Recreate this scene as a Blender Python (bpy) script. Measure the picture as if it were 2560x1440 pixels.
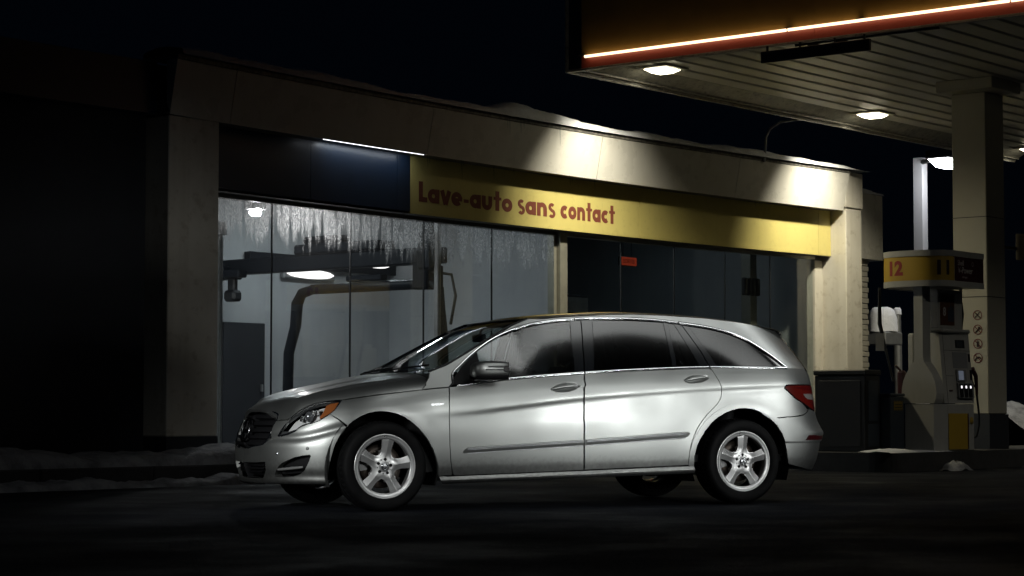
import bpy, math, random
import numpy as np
from mathutils import Vector, Matrix
from mathutils.geometry import delaunay_2d_cdt
random.seed(7); rng=np.random.RandomState(5)
scene=bpy.context.scene
for o in list(bpy.data.objects): bpy.data.objects.remove(o)
COL=scene.collection
# ------------------------------------------------------------------ camera
cam=bpy.data.cameras.new('camera'); camo=bpy.data.objects.new('camera',cam); COL.objects.link(camo)
camo.location=(0,0,.78); camo.rotation_euler=(math.radians(90+3.3162),0,0)
cam.sensor_width=36; cam.lens=36*5350/2560; cam.clip_start=.5; cam.clip_end=600
scene.camera=camo
# ------------------------------------------------------------------ night sky
world=bpy.data.worlds.new('World'); scene.world=world; world.use_nodes=True
wn=world.node_tree.nodes; wl=world.node_tree.links
bg=wn['Background']
sky=wn.new('ShaderNodeTexSky'); sky.sky_type='NISHITA'; sky.sun_disc=False
sky.sun_elevation=math.radians(-6); sky.sun_rotation=math.radians(200); sky.air_density=1; sky.dust_density=1
mixw=wn.new('ShaderNodeMixRGB'); mixw.blend_type='ADD'; mixw.inputs[0].default_value=1
mixw.inputs[2].default_value=(.0004,.0008,.0017,1)
mul=wn.new('ShaderNodeMixRGB'); mul.blend_type='MULTIPLY'; mul.inputs[0].default_value=1; mul.inputs[2].default_value=(.02,.02,.02,1)
wl.new(sky.outputs[0],mul.inputs[1]); wl.new(mul.outputs[0],mixw.inputs[1]); wl.new(mixw.outputs[0],bg.inputs[0]); bg.inputs[1].default_value=1.0
scene.view_settings.view_transform='Standard'; scene.view_settings.look='None'
scene.view_settings.exposure=0; scene.view_settings.gamma=1
scene.cycles.use_denoising=True
scene.cycles.max_bounces=8; scene.cycles.transparent_max_bounces=16; scene.cycles.sample_clamp_indirect=4
scene.cycles.caustics_reflective=False; scene.cycles.caustics_refractive=False
# ------------------------------------------------------------------ frames
PH=math.radians(50.86); A0=(-3.4635,25.0538); TH=math.radians(23.0); ORG=(-1.368,17.767)
FAC=Matrix.Translation((A0[0],A0[1],0))@Matrix.Rotation(PH,4,'Z')      # local x = along the facade, y = into the building
CAR=Matrix.Translation((ORG[0],ORG[1],0))@Matrix.Rotation(TH,4,'Z')    # local x = rearward, y = to the car's right
WLD=Matrix.Identity(4)
def lamp(name,kind,frame,loc,power,color,target=None,size=None,size_y=None,spread=None,spot=None,radius=None,blend=.5,xdir=None):
    l=bpy.data.lights.new(name,kind); l.energy=power; l.color=color
    if kind=='AREA':
        l.shape='RECTANGLE'; l.size=size; l.size_y=size_y or size
        if spread: l.spread=math.radians(spread)
    if kind=='SPOT': l.spot_size=math.radians(spot); l.spot_blend=blend; l.shadow_soft_size=radius or .05
    if kind=='POINT': l.shadow_soft_size=radius or .05
    o=bpy.data.objects.new(name,l); COL.objects.link(o)
    p=frame@Vector(loc); o.location=p
    if target is not None:
        d=(frame@Vector(target))-p; o.rotation_euler=d.to_track_quat('-Z','Y').to_euler()
        if xdir is not None:
            Z=-d.normalized(); X=Vector(xdir); X=(X-Z*X.dot(Z)).normalized(); o.rotation_euler=Matrix((X,Z.cross(X),Z)).transposed().to_euler()
    return o
WARM=(1,.90,.62); COOL=(.86,.93,1.0)
LENS=9
lamp('key_softbox','AREA',WLD,(5.2,13.2,.85),3.0,(.97,1.0,.98),target=(1.4,17.5,.9),size=.9,size_y=.55,spread=28)  # these softboxes are unseen, added off frame to light the car
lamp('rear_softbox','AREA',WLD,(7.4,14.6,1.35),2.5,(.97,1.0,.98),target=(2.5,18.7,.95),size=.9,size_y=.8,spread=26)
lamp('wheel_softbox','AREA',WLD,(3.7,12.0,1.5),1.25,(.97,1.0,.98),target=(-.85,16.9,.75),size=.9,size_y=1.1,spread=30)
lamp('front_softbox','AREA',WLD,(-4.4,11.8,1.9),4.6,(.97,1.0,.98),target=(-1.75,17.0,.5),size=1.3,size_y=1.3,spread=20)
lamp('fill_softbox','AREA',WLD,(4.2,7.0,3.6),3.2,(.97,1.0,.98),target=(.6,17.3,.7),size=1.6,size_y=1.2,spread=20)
lamp('high_softbox','AREA',WLD,(6.15,14.75,8.75),11,(.97,1.0,.98),target=(1.3,17.8,1.35),size=7.5,size_y=1.6,spread=46,xdir=(.79,.61,-.1))  # unseen panel added for its reflection in the side windows
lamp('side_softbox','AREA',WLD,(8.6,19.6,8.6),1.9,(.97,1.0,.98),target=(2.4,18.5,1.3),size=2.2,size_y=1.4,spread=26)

# ------------------------------------------------------------------ materials
MATS={}
def mat(name,col,rough=.5,metal=0,noise=None,bump=None,coat=0,coat_rough=.05,spec=.5,emit=None,es=0,rough_noise=None,alpha=None,noise2=None,streak=None):
    if name in MATS: return MATS[name]
    m=bpy.data.materials.new(name); m.use_nodes=True; nt=m.node_tree; N=nt.nodes; L=nt.links
    b=N['Principled BSDF']; b.inputs['Base Color'].default_value=(*col,1); b.inputs['Roughness'].default_value=rough; b.inputs['Metallic'].default_value=metal
    b.inputs['Specular IOR Level'].default_value=spec
    if coat: b.inputs['Coat Weight'].default_value=coat; b.inputs['Coat Roughness'].default_value=coat_rough
    if emit: b.inputs['Emission Color'].default_value=(*emit,1); b.inputs['Emission Strength'].default_value=es
    tc=N.new('ShaderNodeTexCoord')
    last=None
    def tex(scale,detail=5,stretch=None,rough_=.6):
        t=N.new('ShaderNodeTexNoise'); t.inputs['Scale'].default_value=scale; t.inputs['Detail'].default_value=detail; t.inputs['Roughness'].default_value=rough_
        if stretch:
            mp=N.new('ShaderNodeMapping'); mp.inputs['Scale'].default_value=stretch; L.new(tc.outputs['Object'],mp.inputs[0]); L.new(mp.outputs[0],t.inputs['Vector'])
        else: L.new(tc.outputs['Object'],t.inputs['Vector'])
        return t
    def mixin(t,amount,dark,lo,hi):
        nonlocal last
        r=N.new('ShaderNodeMapRange'); r.inputs[1].default_value=lo; r.inputs[2].default_value=hi; r.inputs[3].default_value=0; r.inputs[4].default_value=amount
        L.new(t.outputs[0],r.inputs[0])
        mx=N.new('ShaderNodeMixRGB'); L.new(r.outputs[0],mx.inputs[0])
        if last is None: mx.inputs[1].default_value=(*col,1)
        else: L.new(last,mx.inputs[1])
        mx.inputs[2].default_value=(*dark,1); last=mx.outputs[0]
    if noise: mixin(tex(noise[0]),noise[1],noise[2] if len(noise)>2 else tuple(c*.5 for c in col),.4,.7)
    if noise2: mixin(tex(noise2[0]),noise2[1],noise2[2],.55,.68)
    if streak: mixin(tex(streak[0],4,(1,1,.06)),streak[1],streak[2],.5,.72)
    if last is not None: L.new(last,b.inputs['Base Color'])
    if rough_noise:
        t=tex(rough_noise[0]); r=N.new('ShaderNodeMapRange'); r.inputs[1].default_value=.35; r.inputs[2].default_value=.65
        r.inputs[3].default_value=rough_noise[1]; r.inputs[4].default_value=rough_noise[2]; L.new(t.outputs[0],r.inputs[0]); L.new(r.outputs[0],b.inputs['Roughness'])
    if bump:
        t=tex(bump[0],6); bp=N.new('ShaderNodeBump'); bp.inputs['Strength'].default_value=bump[1]; bp.inputs['Distance'].default_value=bump[2] if len(bump)>2 else .02
        L.new(t.outputs[0],bp.inputs['Height']); L.new(bp.outputs[0],b.inputs['Normal'])
    MATS[name]=m; return m
def emis(name,col,s):
    if name in MATS: return MATS[name]
    m=bpy.data.materials.new(name); m.use_nodes=True; N=m.node_tree.nodes; N.clear()
    e=N.new('ShaderNodeEmission'); e.inputs[0].default_value=(*col,1); e.inputs[1].default_value=s
    o=N.new('ShaderNodeOutputMaterial'); m.node_tree.links.new(e.outputs[0],o.inputs[0]); MATS[name]=m; return m
def glass(name,tint,refl=1.0,rough=.0,ior=1.5,wet=None):
    m=bpy.data.materials.new(name); m.use_nodes=True; nt=m.node_tree; N=nt.nodes; L=nt.links; N.clear()
    out=N.new('ShaderNodeOutputMaterial'); tr=N.new('ShaderNodeBsdfTransparent'); tr.inputs[0].default_value=(*tint,1)
    gl=N.new('ShaderNodeBsdfGlossy'); gl.inputs['Roughness'].default_value=rough; gl.inputs['Color'].default_value=(refl,refl,refl,1)
    fr=N.new('ShaderNodeFresnel'); ge=N.new('ShaderNodeNewGeometry'); ma=N.new('ShaderNodeMath'); ma.operation='MULTIPLY_ADD'
    L.new(ge.outputs['Backfacing'],ma.inputs[0]); ma.inputs[1].default_value=1/ior-ior; ma.inputs[2].default_value=ior; L.new(ma.outputs[0],fr.inputs[0])
    mx=N.new('ShaderNodeMixShader'); L.new(fr.outputs[0],mx.inputs[0]); L.new(tr.outputs[0],mx.inputs[1]); L.new(gl.outputs[0],mx.inputs[2])
    last=mx.outputs[0]
    if wet:
        # droplets and run marks that scatter the light of the lamp behind the pane
        tc=N.new('ShaderNodeTexCoord')
        mp=N.new('ShaderNodeMapping'); mp.inputs['Scale'].default_value=(1,1,.12); L.new(tc.outputs['Object'],mp.inputs[0])
        st=N.new('ShaderNodeTexNoise'); st.inputs['Scale'].default_value=15; st.inputs['Detail'].default_value=5; L.new(mp.outputs[0],st.inputs['Vector'])
        mp2=N.new('ShaderNodeMapping'); mp2.inputs['Scale'].default_value=(1,1,.45); L.new(tc.outputs['Object'],mp2.inputs[0])
        dr=N.new('ShaderNodeTexNoise'); dr.inputs['Scale'].default_value=70; dr.inputs['Detail'].default_value=3; L.new(mp2.outputs[0],dr.inputs['Vector'])
        sep=N.new('ShaderNodeSeparateXYZ'); L.new(tc.outputs['Object'],sep.inputs[0])
        # height of the wet zone: runs reach lower where the streak noise is high
        a1=N.new('ShaderNodeMath'); a1.operation='MULTIPLY_ADD'; L.new(st.outputs[0],a1.inputs[0]); a1.inputs[1].default_value=1.1; L.new(sep.outputs[2],a1.inputs[2])
        r1=N.new('ShaderNodeMapRange'); r1.inputs[1].default_value=wet; r1.inputs[2].default_value=wet+.22; L.new(a1.outputs[0],r1.inputs[0])
        r2=N.new('ShaderNodeMapRange'); r2.inputs[1].default_value=.47; r2.inputs[2].default_value=.62; r2.inputs[3].default_value=.16; r2.inputs[4].default_value=.95; L.new(dr.outputs[0],r2.inputs[0])
        r3=N.new('ShaderNodeMapRange'); r3.inputs[1].default_value=.38; r3.inputs[2].default_value=.5; r3.inputs[3].default_value=.15; L.new(st.outputs[0],r3.inputs[0])
        m1=N.new('ShaderNodeMath'); m1.operation='MULTIPLY'; L.new(r1.outputs[0],m1.inputs[0]); L.new(r2.outputs[0],m1.inputs[1])
        m2=N.new('ShaderNodeMath'); m2.operation='MULTIPLY'; L.new(m1.outputs[0],m2.inputs[0]); L.new(r3.outputs[0],m2.inputs[1])
        base=N.new('ShaderNodeMath'); base.operation='MULTIPLY_ADD'; L.new(m2.outputs[0],base.inputs[0]); base.inputs[1].default_value=.5; base.inputs[2].default_value=.006
        sc=N.new('ShaderNodeBsdfTranslucent'); sc.inputs[0].default_value=(.8,.8,.8,1)
        mm=N.new('ShaderNodeMixShader'); L.new(base.outputs[0],mm.inputs[0]); L.new(last,mm.inputs[1]); L.new(sc.outputs[0],mm.inputs[2]); last=mm.outputs[0]
    L.new(last,out.inputs[0]); MATS[name]=m; return m
# ------------------------------------------------------------------ mesh building
class MB:
    def __init__(s): s.v=[]; s.f=[]; s.n=[]; s.sm=[]; s.custom=False
    def add(s,V,Fc,smooth=False,normals=None):
        b=len(s.v); s.v.extend([tuple(map(float,x)) for x in V]); s.f.extend([tuple(int(i)+b for i in f) for f in Fc]); s.sm.extend([smooth]*len(Fc))
        if normals is None: s.n.extend([(0,0,0)]*len(V))
        else: s.n.extend([tuple(map(float,x)) for x in normals]); s.custom=True
        return s
    def box(s,x0,x1,y0,y1,z0,z1,bev=0):
        if x1<x0: x0,x1=x1,x0
        if y1<y0: y0,y1=y1,y0
        if bev:
            b=min(bev,(x1-x0)/2.01,(y1-y0)/2.01,(z1-z0)/2.01); V=[];F=[]
            idx={}
            for ix,(xa,sx) in enumerate(((x0,1),(x1,-1))):
                for iy,(ya,sy) in enumerate(((y0,1),(y1,-1))):
                    for iz,(za,sz) in enumerate(((z0,1),(z1,-1))):
                        for ax in range(3):
                            p=[xa+sx*b,ya+sy*b,za+sz*b]; p[ax]=(xa,ya,za)[ax]; idx[ix,iy,iz,ax]=len(V); V.append(p)
            def q(*k): F.append([idx[i] for i in k])
            for ax in range(3):
                o=[0,1,2]; o.remove(ax)
                for side in (0,1):
                    ks=[]
                    for a_,b_ in ((0,0),(1,0),(1,1),(0,1)):
                        t=[0,0,0]; t[ax]=side; t[o[0]]=a_; t[o[1]]=b_; ks.append((*t,ax))
                    F.append([idx[k] for k in (ks if (side==1)==(ax!=1) else ks[::-1])])
                for a_ in (0,1):
                    for b_ in (0,1):
                        t0=[0,0,0]; t0[o[0]]=a_; t0[o[1]]=b_; t1=list(t0); t1[ax]=1
                        k=[(*t0,o[0]),(*t1,o[0]),(*t1,o[1]),(*t0,o[1])]; F.append([idx[i] for i in k])
            for ix in (0,1):
                for iy in (0,1):
                    for iz in (0,1): F.append([idx[ix,iy,iz,k] for k in range(3)])
            Vn=np.array(V); c=np.array([(x0+x1)/2,(y0+y1)/2,(z0+z1)/2]); F2=[]
            for f in F:
                p=Vn[list(f)]; n=np.cross(p[1]-p[0],p[2]-p[0]); 
                F2.append(f if n@(p.mean(0)-c)>0 else f[::-1])
            return s.add(V,F2)
        V=[(x0,y0,z0),(x1,y0,z0),(x1,y1,z0),(x0,y1,z0),(x0,y0,z1),(x1,y0,z1),(x1,y1,z1),(x0,y1,z1)]
        return s.add(V,[(0,3,2,1),(4,5,6,7),(0,1,5,4),(1,2,6,5),(2,3,7,6),(3,0,4,7)])
    def tube(s,pts,r,n=8,cap=True,smooth=True):
        P=np.array(pts,float); m=len(P); R=np.broadcast_to(np.asarray(r,float),(m,))
        T=np.gradient(P,axis=0); T/=np.linalg.norm(T,axis=1)[:,None]+1e-12
        up=np.array([0,0,1.]) if abs(T[0][2])<.9 else np.array([1.,0,0]); V=[]
        for i in range(m):
            x=np.cross(up,T[i]); 
            if np.linalg.norm(x)<1e-6: x=np.cross([0,1.,0],T[i])
            x/=np.linalg.norm(x); y=np.cross(T[i],x); up=y
            for k in range(n):
                t=2*np.pi*k/n; V.append(P[i]+R[i]*(x*np.cos(t)+y*np.sin(t)))
        F=[(i*n+k,i*n+(k+1)%n,(i+1)*n+(k+1)%n,(i+1)*n+k) for i in range(m-1) for k in range(n)]
        s.add(V,F,smooth)
        if cap:
            s.add(V[:n],[tuple(range(n))[::-1]]); s.add(V[-n:],[tuple(range(n))])
        return s
    def grid(s,P,smooth=True,close_u=False,flip=False):
        P=np.asarray(P,float); nu,nv=P.shape[:2]; V=P.reshape(-1,3); F=[]
        for i in range(nu if close_u else nu-1):
            for j in range(nv-1):
                q=(i*nv+j,((i+1)%nu)*nv+j,((i+1)%nu)*nv+j+1,i*nv+j+1); F.append(q[::-1] if flip else q)
        return s.add(V,F,smooth)
    def lathe(s,prof,n=32,axis='y',c=(0,0,0),smooth=True,a0=0,a1=2*np.pi,flip=False):
        full=abs(a1-a0-2*np.pi)<1e-6; P=[]
        for k in range(n if full else n+1):
            t=a0+(a1-a0)*k/n; row=[]
            for r,h in prof:
                if axis=='y': row.append((c[0]+r*np.cos(t),c[1]+h,c[2]+r*np.sin(t)))
                elif axis=='z': row.append((c[0]+r*np.cos(t),c[1]+r*np.sin(t),c[2]+h))
                else: row.append((c[0]+h,c[1]+r*np.cos(t),c[2]+r*np.sin(t)))
            P.append(row)
        return s.grid(P,smooth,close_u=full,flip=flip)
    def prism(s,poly,fn0,fn1):
        # poly: list of 2-D points, fn0/fn1 map a 2-D point to the two ends
        n=len(poly); V=[fn0(p) for p in poly]+[fn1(p) for p in poly]
        F=[tuple(range(n))[::-1],tuple(range(n,2*n))]+[(i,(i+1)%n,n+(i+1)%n,n+i) for i in range(n)]
        return s.add(V,F)
    def mirror_y(s):
        m=MB(); m.v=[(x,-y,z) for x,y,z in s.v]; m.f=[f[::-1] for f in s.f]; m.n=[(x,-y,z) for x,y,z in s.n]; m.sm=list(s.sm); m.custom=s.custom; return m
    def join(s,o):
        b=len(s.v); s.v+=o.v; s.f+=[tuple(i+b for i in f) for f in o.f]; s.n+=o.n; s.sm+=o.sm; s.custom=s.custom or o.custom; return s
def mkmesh(name,mb,m,off=(0,0,0)):
    me=bpy.data.meshes.new(name); me.from_pydata([(x-off[0],y-off[1],z-off[2]) for x,y,z in mb.v],[],mb.f)
    me.polygons.foreach_set('use_smooth',mb.sm)
    me.materials.append(m); me.update()
    if mb.custom:
        me.update(); n=np.array(mb.n); bad=(np.abs(n).sum(1)<1e-9)
        if bad.any():
            vn=np.zeros(len(mb.v)*3); me.vertices.foreach_get('normal',vn); n[bad]=vn.reshape(-1,3)[bad]
        ln=np.zeros((len(me.loops),3)); vi=np.zeros(len(me.loops),int); me.loops.foreach_get('vertex_index',vi)
        ln=n[vi]
        for p in me.polygons:
            if not p.use_smooth: ln[p.loop_start:p.loop_start+p.loop_total]=p.normal
        me.polygons.foreach_set('use_smooth',[True]*len(me.polygons))
        me.normals_split_custom_set([tuple(x) for x in ln])
    return me
class Thing:
    def __init__(s,name,label,cat,frame=WLD,base=(0,0,0),group=None,kind=None):
        s.o=bpy.data.objects.new(name,None); COL.objects.link(s.o); s.o.empty_display_size=.2
        s.base=base; s.o.matrix_world=frame@Matrix.Translation(base)
        s.o['label']=label; s.o['category']=cat
        if group: s.o['group']=group
        if kind: s.o['kind']=kind
    def part(s,name,mb,m,parent=None,label=None,kind=None):
        o=bpy.data.objects.new(name,mkmesh(name,mb,m,s.base)); COL.objects.link(o); o.parent=parent or s.o
        if label: o['label']=label
        if kind: o['kind']=kind
        return o
    def copy(s,src,loc,parent=None):
        o=src.copy(); COL.objects.link(o); o.parent=parent or s.o; o.location=loc; return o
def single(name,mb,m,label,cat=None,frame=WLD,base=(0,0,0),group=None,kind=None):
    o=bpy.data.objects.new(name,mkmesh(name,mb,m,base)); COL.objects.link(o); o.matrix_world=frame@Matrix.Translation(base)
    if label: o['label']=label
    if cat: o['category']=cat
    if group: o['group']=group
    if kind: o['kind']=kind
    return o
def text_mb(s,size,fn,depth=.003,bold=0):
    """flat lettering: fn(x,y,d) maps glyph coordinates to the surface it is printed on"""
    c=bpy.data.curves.new('t','FONT'); c.body=s; c.size=size; c.extrude=depth/2; c.offset=bold; c.resolution_u=4
    o=bpy.data.objects.new('t',c); COL.objects.link(o)
    me=bpy.data.meshes.new_from_object(o); mb=MB()
    V=[fn(v.co.x,v.co.y,v.co.z+depth/2) for v in me.vertices]; mb.add(V,[tuple(p.vertices) for p in me.polygons])
    w=max((v.co.x for v in me.vertices),default=0)
    bpy.data.objects.remove(o); bpy.data.curves.remove(c); bpy.data.meshes.remove(me); return mb,w
# ------------------------------------------------------------------ palette
M_asph=mat('asphalt',(.012,.014,.020),.8,spec=.12,noise=(1.3,.7,(.006,.007,.010)),noise2=(22,.5,(.04,.043,.05)),bump=(38,.9,.03),rough_noise=(.7,.6,.95))
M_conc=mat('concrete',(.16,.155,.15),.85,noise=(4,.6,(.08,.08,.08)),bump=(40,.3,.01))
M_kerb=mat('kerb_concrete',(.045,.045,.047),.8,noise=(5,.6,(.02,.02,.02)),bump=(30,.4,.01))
M_snow=mat('snow',(.78,.80,.84),.7,noise=(6,.5,(.55,.56,.58)),bump=(18,.5,.03))
M_dsnow=mat('dirty_snow',(.34,.35,.37),.8,noise=(5,.8,(.09,.09,.10)),bump=(22,.7,.03))
M_white=mat('white_panel',(.66,.64,.58),.30,spec=.5,noise=(2.5,.25,(.5,.48,.42)),streak=(3.2,.10,(.22,.2,.16)),rough_noise=(3,.22,.4))
M_pill=mat('pillar_panel',(.62,.59,.52),.5,noise=(2.2,.35,(.45,.42,.35)),noise2=(7,.35,(.25,.2,.13)),streak=(3.5,.25,(.3,.26,.18)))
M_soff=mat('soffit_white',(.60,.58,.50),.42,noise=(1.2,.35,(.45,.43,.36)))
M_lip=mat('canopy_trim',(.42,.41,.36),.5,noise=(7,.6,(.16,.16,.15)),noise2=(18,.7,(.06,.06,.06)))
M_navy=mat('navy_panel',(.012,.026,.055),.35,noise=(3,.3,(.008,.016,.03)))
M_yel=mat('yellow_panel',(.64,.55,.19),.45,noise=(2,.2,(.55,.46,.14)),noise2=(11,.2,(.4,.33,.12)),streak=(3.5,.12,(.4,.33,.14)))
M_letter=mat('sign_lettering',(.20,.055,.035),.5)
M_alu=mat('window_frame',(.40,.39,.33),.4,metal=.5,noise=(5,.4,(.2,.2,.17)))
M_dkalu=mat('dark_frame',(.09,.09,.085),.45,metal=.4)
M_flash=mat('roof_flashing',(.05,.05,.045),.6,noise=(14,.9,(.25,.24,.2)))
M_skirt=mat('dark_skirting',(.022,.026,.034),.6)
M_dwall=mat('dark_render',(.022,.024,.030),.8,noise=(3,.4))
M_brick=mat('painted_brick',(.40,.38,.33),.7,noise=(6,.4,(.28,.27,.23)),bump=(30,.4,.01))
M_mort=mat('mortar',(.16,.155,.14),.9)
M_inw=mat('bay_wall',(.50,.51,.52),.5,noise=(1.3,.5,(.36,.37,.39)),streak=(2,.35,(.30,.31,.33)))
M_bayfl=mat('bay_floor',(.08,.08,.085),.4)
M_black=mat('black_metal',(.008,.009,.011),.4)
M_machine=mat('machine_blue_black',(.005,.008,.013),.5,spec=.2)
M_red=mat('red_fascia',(.32,.07,.045),.4,noise=(4,.25,(.3,.03,.02)))
M_yfas=mat('yellow_fascia',(.38,.24,.06),.45,noise=(3,.3,(.2,.12,.02)))
M_pump=mat('pump_white',(.46,.46,.44),.4,noise=(4,.3,(.33,.33,.31)),streak=(5,.3,(.25,.25,.23)))
M_pgrey=mat('pump_grey',(.25,.26,.27),.4)
M_pyel=mat('pump_yellow',(.50,.33,.04),.45,noise=(3,.3,(.38,.25,.03)))
M_maroon=mat('maroon_print',(.055,.012,.014),.4)
M_lightprint=mat('pale_print',(.5,.5,.5),.5)
M_redprint=mat('red_print',(.30,.03,.02),.5)
M_dkprint=mat('dark_print',(.03,.012,.012),.5)
M_bin=mat('dark_plastic',(.012,.013,.015),.5,noise=(4,.4,(.02,.02,.02)))
M_binblue=mat('blue_grey_plastic',(.035,.045,.06),.5)
M_galv=mat('galvanised_steel',(.35,.36,.36),.45,metal=.7,noise=(6,.5,(.2,.2,.2)))
M_ice=glass('ice',(.85,.88,.9),1,.1,1.31)
M_pane=glass('window_glass',(.88,.91,.91),1,.0,1.5)
M_wet=glass('wet_window_glass',(.90,.92,.93),1,.0,1.5,wet=3.46)
PL=14.04
def bow(p):
    t=np.clip(np.asarray(p,float)/PL,-.1,1.1); return -.31*4*t*(1-t)
def strip(mb,p0,p1,sec,n=None,pb=True):
    """closed cross-section [(offset,z)...] swept along the bowed facade"""
    n=n or max(1,int(math.ceil(abs(p1-p0)/.5))); ps=np.linspace(p0,p1,n+1); k=len(sec); V=[]
    for p in ps:
        for o,z in sec: V.append((p,-(bow(p)+o),z))
    F=[]
    for i in range(n):
        for j in range(k): F.append((i*k+j,i*k+(j+1)%k,(i+1)*k+(j+1)%k,(i+1)*k+j))
    F.append(tuple(range(k))[::-1]); F.append(tuple(n*k+j for j in range(k)))
    # orientation: make sure the normals face outward
    Vn=np.array(V); f=Vn[list(F[0])]; c=Vn[:2*k].mean(0); nn=np.cross(f[1]-f[0],f[2]-f[0])
    if nn@(f.mean(0)-c)<0: F=[q[::-1] for q in F]
    return mb.add(V,F)
def rect(o0,o1,z0,z1): return [(o0,z0),(o1,z0),(o1,z1),(o0,z1)]
# ------------------------------------------------------------------ ground
def sheet(x0,x1,y0,y1,z,nx=1,ny=1):
    m=MB(); P=[[(x,y,z) for y in np.linspace(y0,y1,ny+1)] for x in np.linspace(x0,x1,nx+1)]; return m.grid(P,False)
single('road',sheet(-150,150,-60,260,0),M_asph,None,kind='structure')
# pavement in front of the wash, with its kerb face
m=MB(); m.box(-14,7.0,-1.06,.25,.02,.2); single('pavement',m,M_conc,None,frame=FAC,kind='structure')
m=MB()
for i in range(14):
    x=-14+i*1.5; m.box(x+.004,x+1.496,-1.21,-1.062,.0,.205,.015)
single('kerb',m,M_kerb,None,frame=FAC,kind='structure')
# ------------------------------------------------------------------ car wash building
bld=Thing('car_wash_building','low white car wash building with a long glazed front and snow along its roof','building',FAC,(7,0,0))
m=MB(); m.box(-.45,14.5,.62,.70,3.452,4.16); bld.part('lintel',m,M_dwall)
m=MB(); m.box(-.7,14.9,6.35,6.6,.0,4.3); bld.part('back_wall',m,M_inw)
m=MB(); m.box(-.7,-.45,.56,6.35,.0,4.3); bld.part('end_wall',m,M_inw)
m=MB(); m.box(14.6,14.9,.56,6.35,.0,4.3); bld.part('end_wall',m,M_inw)
m=MB(); m.box(-.7,14.9,.35,6.6,4.3,4.5); bld.part('roof_slab',m,M_dwall)
m=MB(); m.box(-.45,14.6,.62,6.35,.0,.18); bld.part('bay_floor',m,M_bayfl)
m=MB(); m.box(9.95,10.05,2.6,6.35,.18,4.3); bld.part('partition_wall',m,M_inw)
# recess soffit, fascia backing
m=MB(); strip(m,-.05,14.38,rect(-.62,-.30,4.262,4.30)); bld.part('recess_ceiling',m,M_dwall)
# fascia panels, leaning outward towards the top
seams=[-.83,.2,4.0,7.82,11.33,14.36]
for i,(p0,p1) in enumerate(zip(seams[:-1],seams[1:])):
    m=MB(); strip(m,p0+.006,p1-.006,[(0,4.2),(.006,4.192),(.128,4.81),(.12,4.82),(-.05,4.82),(-.05,4.2)]); bld.part('fascia_panel',m,M_white)
m=MB(); strip(m,-.83,14.36,[(.01,4.216),(-.02,4.21),(-.28,4.8),(-.3,4.2)]) ; bld.part('fascia_backing',m,M_dkalu)
m=MB(); strip(m,-.83,14.36,[(-.25,4.822),(.142,4.822),(.147,4.872),(-.25,4.875)]); bld.part('roof_flashing',m,M_flash)
# end pillars
def pillar(p0,p1,o0,o1,z1,skirt):
    m=MB(); m.box(p0,p1,-o1,-o0,skirt,z1,.012); a_=bld.part('pillar',m,M_pill)
    m=MB(); m.box(p0-.004,p1+.004,-o1-.004,-o0,.0,skirt); bld.part('skirting',m,M_skirt,a_)
    return a_
pillar(14.41,14.94,-.62,.045,4.235,.5)
m=MB(); m.box(14.372,14.95,-.07,.62,4.247,4.86,.012); bld.part('pillar_head',m,M_pill)
pillar(-.79,-.005,-.6,.035,4.19,.5)
m=MB(); strip(m,14.2,14.41,rect(-.62,-.46,.2,3.36)); bld.part('jamb',m,M_pill)
# dark blank wall further along
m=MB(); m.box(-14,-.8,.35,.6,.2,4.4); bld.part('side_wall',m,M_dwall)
m=MB(); m.box(-14,-.86,.1,.6,4.2,4.8); bld.part('side_fascia',m,M_navy)
# window walls: sill, head, posts, panes
for (p0,p1) in ((.0,7.455),(7.705,14.2)):
    m=MB(); strip(m,p0,p1,rect(-.58,-.46,.205,.245)); strip(m,p0,p1,rect(-.575,-.475,.247,.272)); strip(m,p0,p1,rect(-.57,-.485,.274,.306)); bld.part('window_sill',m,M_alu)
    m=MB(); strip(m,p0,p1,rect(-.57,-.455,3.375,3.45)); bld.part('window_head',m,M_alu if p0>3 else M_dkalu)
m=MB(); strip(m,7.458,7.52,rect(-.62,-.50,.25,3.45),1); strip(m,7.53,7.70,rect(-.6,-.44,.25,3.45),1); bld.part('window_post',m,M_alu)
for pl in ([.0,1.505,3.02,4.53,6.02,7.455],[7.705,9.08,10.43,11.77,13.0,14.2]):
    for i,(p0,p1) in enumerate(zip(pl[:-1],pl[1:])):
        m=MB(); 
        ps=[p0+.005,p1-.005]; V=[(p,-(bow(p)-.5),z) for p in ps for z in (.3,3.38)]; V2=[(x,y+.012,z) for x,y,z in V]
        m.add(V+V2,[(0,2,3,1),(4,5,7,6),(0,4,6,2),(1,3,7,5),(0,1,5,4),(2,6,7,3)])
        bld.part('glass_pane',m,M_wet if pl[0]==0 else M_pane)
    for p in pl[1:-1]:
        m=MB(); m.box(p-.006,p+.006,-(bow(p)-.492),-(bow(p)-.515),.3,3.38); bld.part('glazing_joint',m,M_black)
# ------------------------------------------------------------------ signs on the facade
ns=Thing('navy_band','plain navy blue band above the wash windows, left of the yellow sign','panel',FAC,(2,0,3.8))
for p0,p1 in ((.01,1.98),(1.986,3.7),(3.706,3.972)):
    m=MB(); strip(m,p0,p1,rect(-.33,-.27,3.455,4.255)); ns.part('panel',m,M_navy)
sg=Thing('car_wash_sign','long yellow sign with brown-red lettering Lave-auto sans contact','sign',FAC,(9,0,3.8))
for p0,p1 in ((3.978,9.264),(9.270,14.05),(14.056,14.40)):
    m=MB(); strip(m,p0,p1,rect(-.36,-.28,3.432,4.256)); sg.part('panel',m,M_yel)
m=MB(); strip(m,-.0,14.40,rect(-.62,-.30,3.424,3.4305)); bld.part('sign_soffit',m,M_dkalu)
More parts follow.
